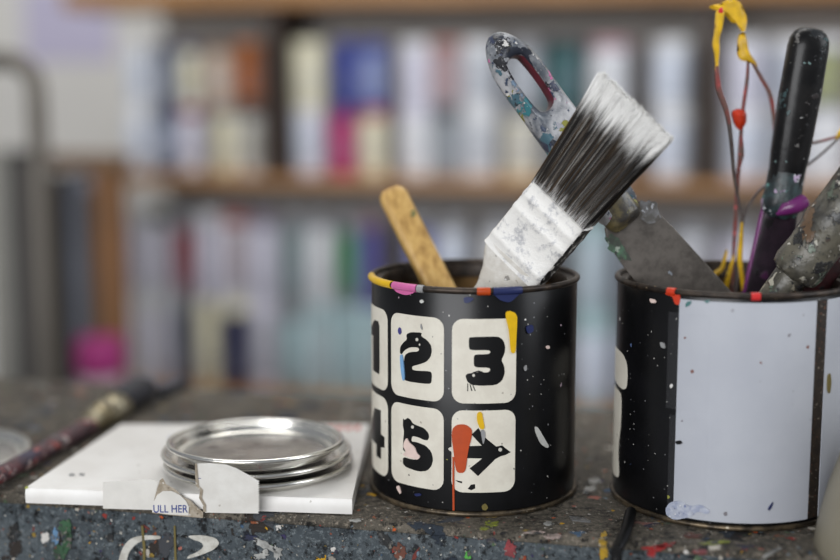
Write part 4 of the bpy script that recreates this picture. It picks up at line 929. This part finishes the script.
# stool with the pink pot
VP = .80
ua, za = vz(101, 388, VP); 
st = thing('stool', 'small grey stool behind the bench, carrying the pink pot', 'stool', RF(ua, VP, FZ))
ztop = vz(101, 388, VP)[1]
c_ = RF(ua, VP, 0)
bm = bmesh.new(); lathe(bm, [(0, ztop - .025), (.045, ztop - .025), (.05, ztop - .02), (.05, ztop - .004), (.046, ztop), (0, ztop)], c_, 40); obj('seat', bm, M['dark_wood'], st)
for sx_, sy_ in ((1, 1), (1, -1), (-1, 1), (-1, -1)):
    bm = bmesh.new(); loft(bm, [(RF(ua + sx_ * .06, VP + sy_ * .06, FZ), .011, .011), (RF(ua + sx_ * .03, VP + sy_ * .03, ztop - .026), .011, .011)], Vector((1, 0, 0)), 16); obj('leg', bm, M['dark_wood'], st)
ppt = thing('pink_pot', 'magenta pot with a pale base, standing low at the foot of the timber rack', 'pot', RF(ua, VP, ztop))
r_, h_ = .0275, vz(101, 338, VP)[1] - ztop
bm = bmesh.new(); lathe(bm, [(0, .0004), (r_ * .9, .0004), (r_ * .98, h_ * .3), (0, h_ * .3)], c_ + Vector((0, 0, ztop)), 32); obj('base', bm, solid((206, 190, 196)), ppt)
bm = bmesh.new(); lathe(bm, [(0, h_ * .3), (r_, h_ * .3), (r_ * 1.03, h_ * .34), (r_ * 1.03, h_ * .9), (r_ * .9, h_), (0, h_)], c_ + Vector((0, 0, ztop)), 32); obj('body', bm, solid((158, 36, 112)), ppt)
# tube frame
VF = .66
M['tube'] = plain('grey brown metal tube', (112, 106, 98), .45, metal=.4, var=.06)
u1, z1 = vz(35, 60, VF); r_ = .0105
tf = thing('tube_frame', 'grey metal tube frame with a bent corner at the left edge', 'tube frame', RF(u1 - .12, VF, FZ))
bm = bmesh.new(); pth = [RF(u1, VF, FZ), RF(u1, VF, -.3), RF(u1, VF, z1 - .05)] + [RF(u1 - .03 + .03 * math.cos(a), VF, z1 - .03 + .03 * math.sin(a)) for a in (0, PI / 6, PI / 3, PI / 2)] + [RF(u1 - .12, VF, z1), RF(u1 - .21, VF, z1)] + [RF(u1 - .21 + .03 * math.cos(a), VF, z1 - .03 + .03 * math.sin(a)) for a in (PI / 2, PI * 2 / 3, PI * 5 / 6, PI)] + [RF(u1 - .24, VF, -.3), RF(u1 - .24, VF, FZ)]
loft(bm, [(p, r_, r_) for p in pth], VD, 20); obj('tube', bm, M['tube'], tf)
bm = bmesh.new(); loft(bm, [(RF(u1 - .229, VF, -.3), .008, .008), (RF(u1 - .011, VF, -.3), .008, .008)], VD, 16); obj('crossbar', bm, M['tube'], tf)
# upright dark boards behind the tube at the very left
for pa, pb_, nm, c, top, vv in ((-14, 9, 'pale grey', (150, 148, 140), 150, .90), (10, 24, 'near-black', (44, 42, 42), 152, .90), (25, 36, 'dark taupe', (96, 90, 84), 160, .90)):
    a_, b_ = vz(pa, 250, vv)[0], vz(pb_, 250, vv)[0]; tz = vz(10, top, vv)[1]
    tag(obj('plank', B(a_, b_, vv, vv + .05, FZ, tz, bev=.001), plain(nm + ' plank', c, .6, var=.1, scale=12), None, RF((a_ + b_) / 2, vv, FZ)), f'{nm} plank standing upright left of the timber rack', 'plank', 'planks at the left edge')
# paper on the wall
VW = 1.56
a0_, z0_ = vz(26, 62, VW); a1_, z1_ = vz(112, -14, VW)
t = NT('lilac printed paper'); v = t.coords(); nz = t.noise(v, 60, 4); t_m = t.done(t.mix(nz.outputs[0], lin((206, 200, 218)), lin((182, 176, 204))), .7)
tag(obj('wall_paper_sheet', B(a0_, a1_, VW - .0012, VW - .0004, z0_, z1_), t_m, None, RF(a0_, VW, z0_)), 'lilac printed sheet fixed to the grey wall at top left', 'paper sheet')

# ------------------------------------------------------------------ light
def area(name, loc, target, sx_, sy_, power, col):
    l = bpy.data.lights.new(name, 'AREA'); l.shape = 'RECTANGLE'; l.size, l.size_y, l.energy, l.color = sx_, sy_, power, col
    o = bpy.data.objects.new(name, l); COL.objects.link(o); o.location = loc
    o.rotation_euler = (Vector(target) - Vector(loc)).to_track_quat('-Z', 'Y').to_euler(); return o
area('ceiling_light', (-.15, 1.15, 1.7), (-.1, 1.0, 0), 1.6, .7, 17, (1, .98, .95))
area('window_and_fill_light', (1.7, .15, .95), (.1, .7, .05), 1.2, 1.2, 20, (.93, .96, 1))  # daylight from the window on the right
area('window_and_fill_light', (-.9, -1.3, .56), (0, .9, 0), 1.6, 1.0, 43, (.97, .98, 1))  # fill lamp added to brighten the dim front faces, not a window
wd = bpy.data.worlds.new('room'); S.world = wd; wd.use_nodes = True
wd.node_tree.nodes['Background'].inputs[0].default_value = (.80, .84, .90, 1); wd.node_tree.nodes['Background'].inputs[1].default_value = .30

# ------------------------------------------------------------------ camera
cd = bpy.data.cameras.new('camera'); cam = bpy.data.objects.new('camera', cd); COL.objects.link(cam); S.camera = cam
cam.location = CAM; cam.rotation_euler = (PI / 2 - PITCH, 0, 0)
cd.sensor_width = 36; cd.lens = FPX / 840 * 36; cd.clip_start = .02
cd.dof.use_dof = True; cd.dof.focus_distance = .642; cd.dof.aperture_fstop = 2.1; cd.dof.aperture_blades = 9
S.view_settings.view_transform = 'Standard'; S.view_settings.look = 'None'; S.view_settings.gamma = 1; S.view_settings.exposure = 0; S.view_settings.use_curve_mapping = False
S.cycles.use_denoising = True
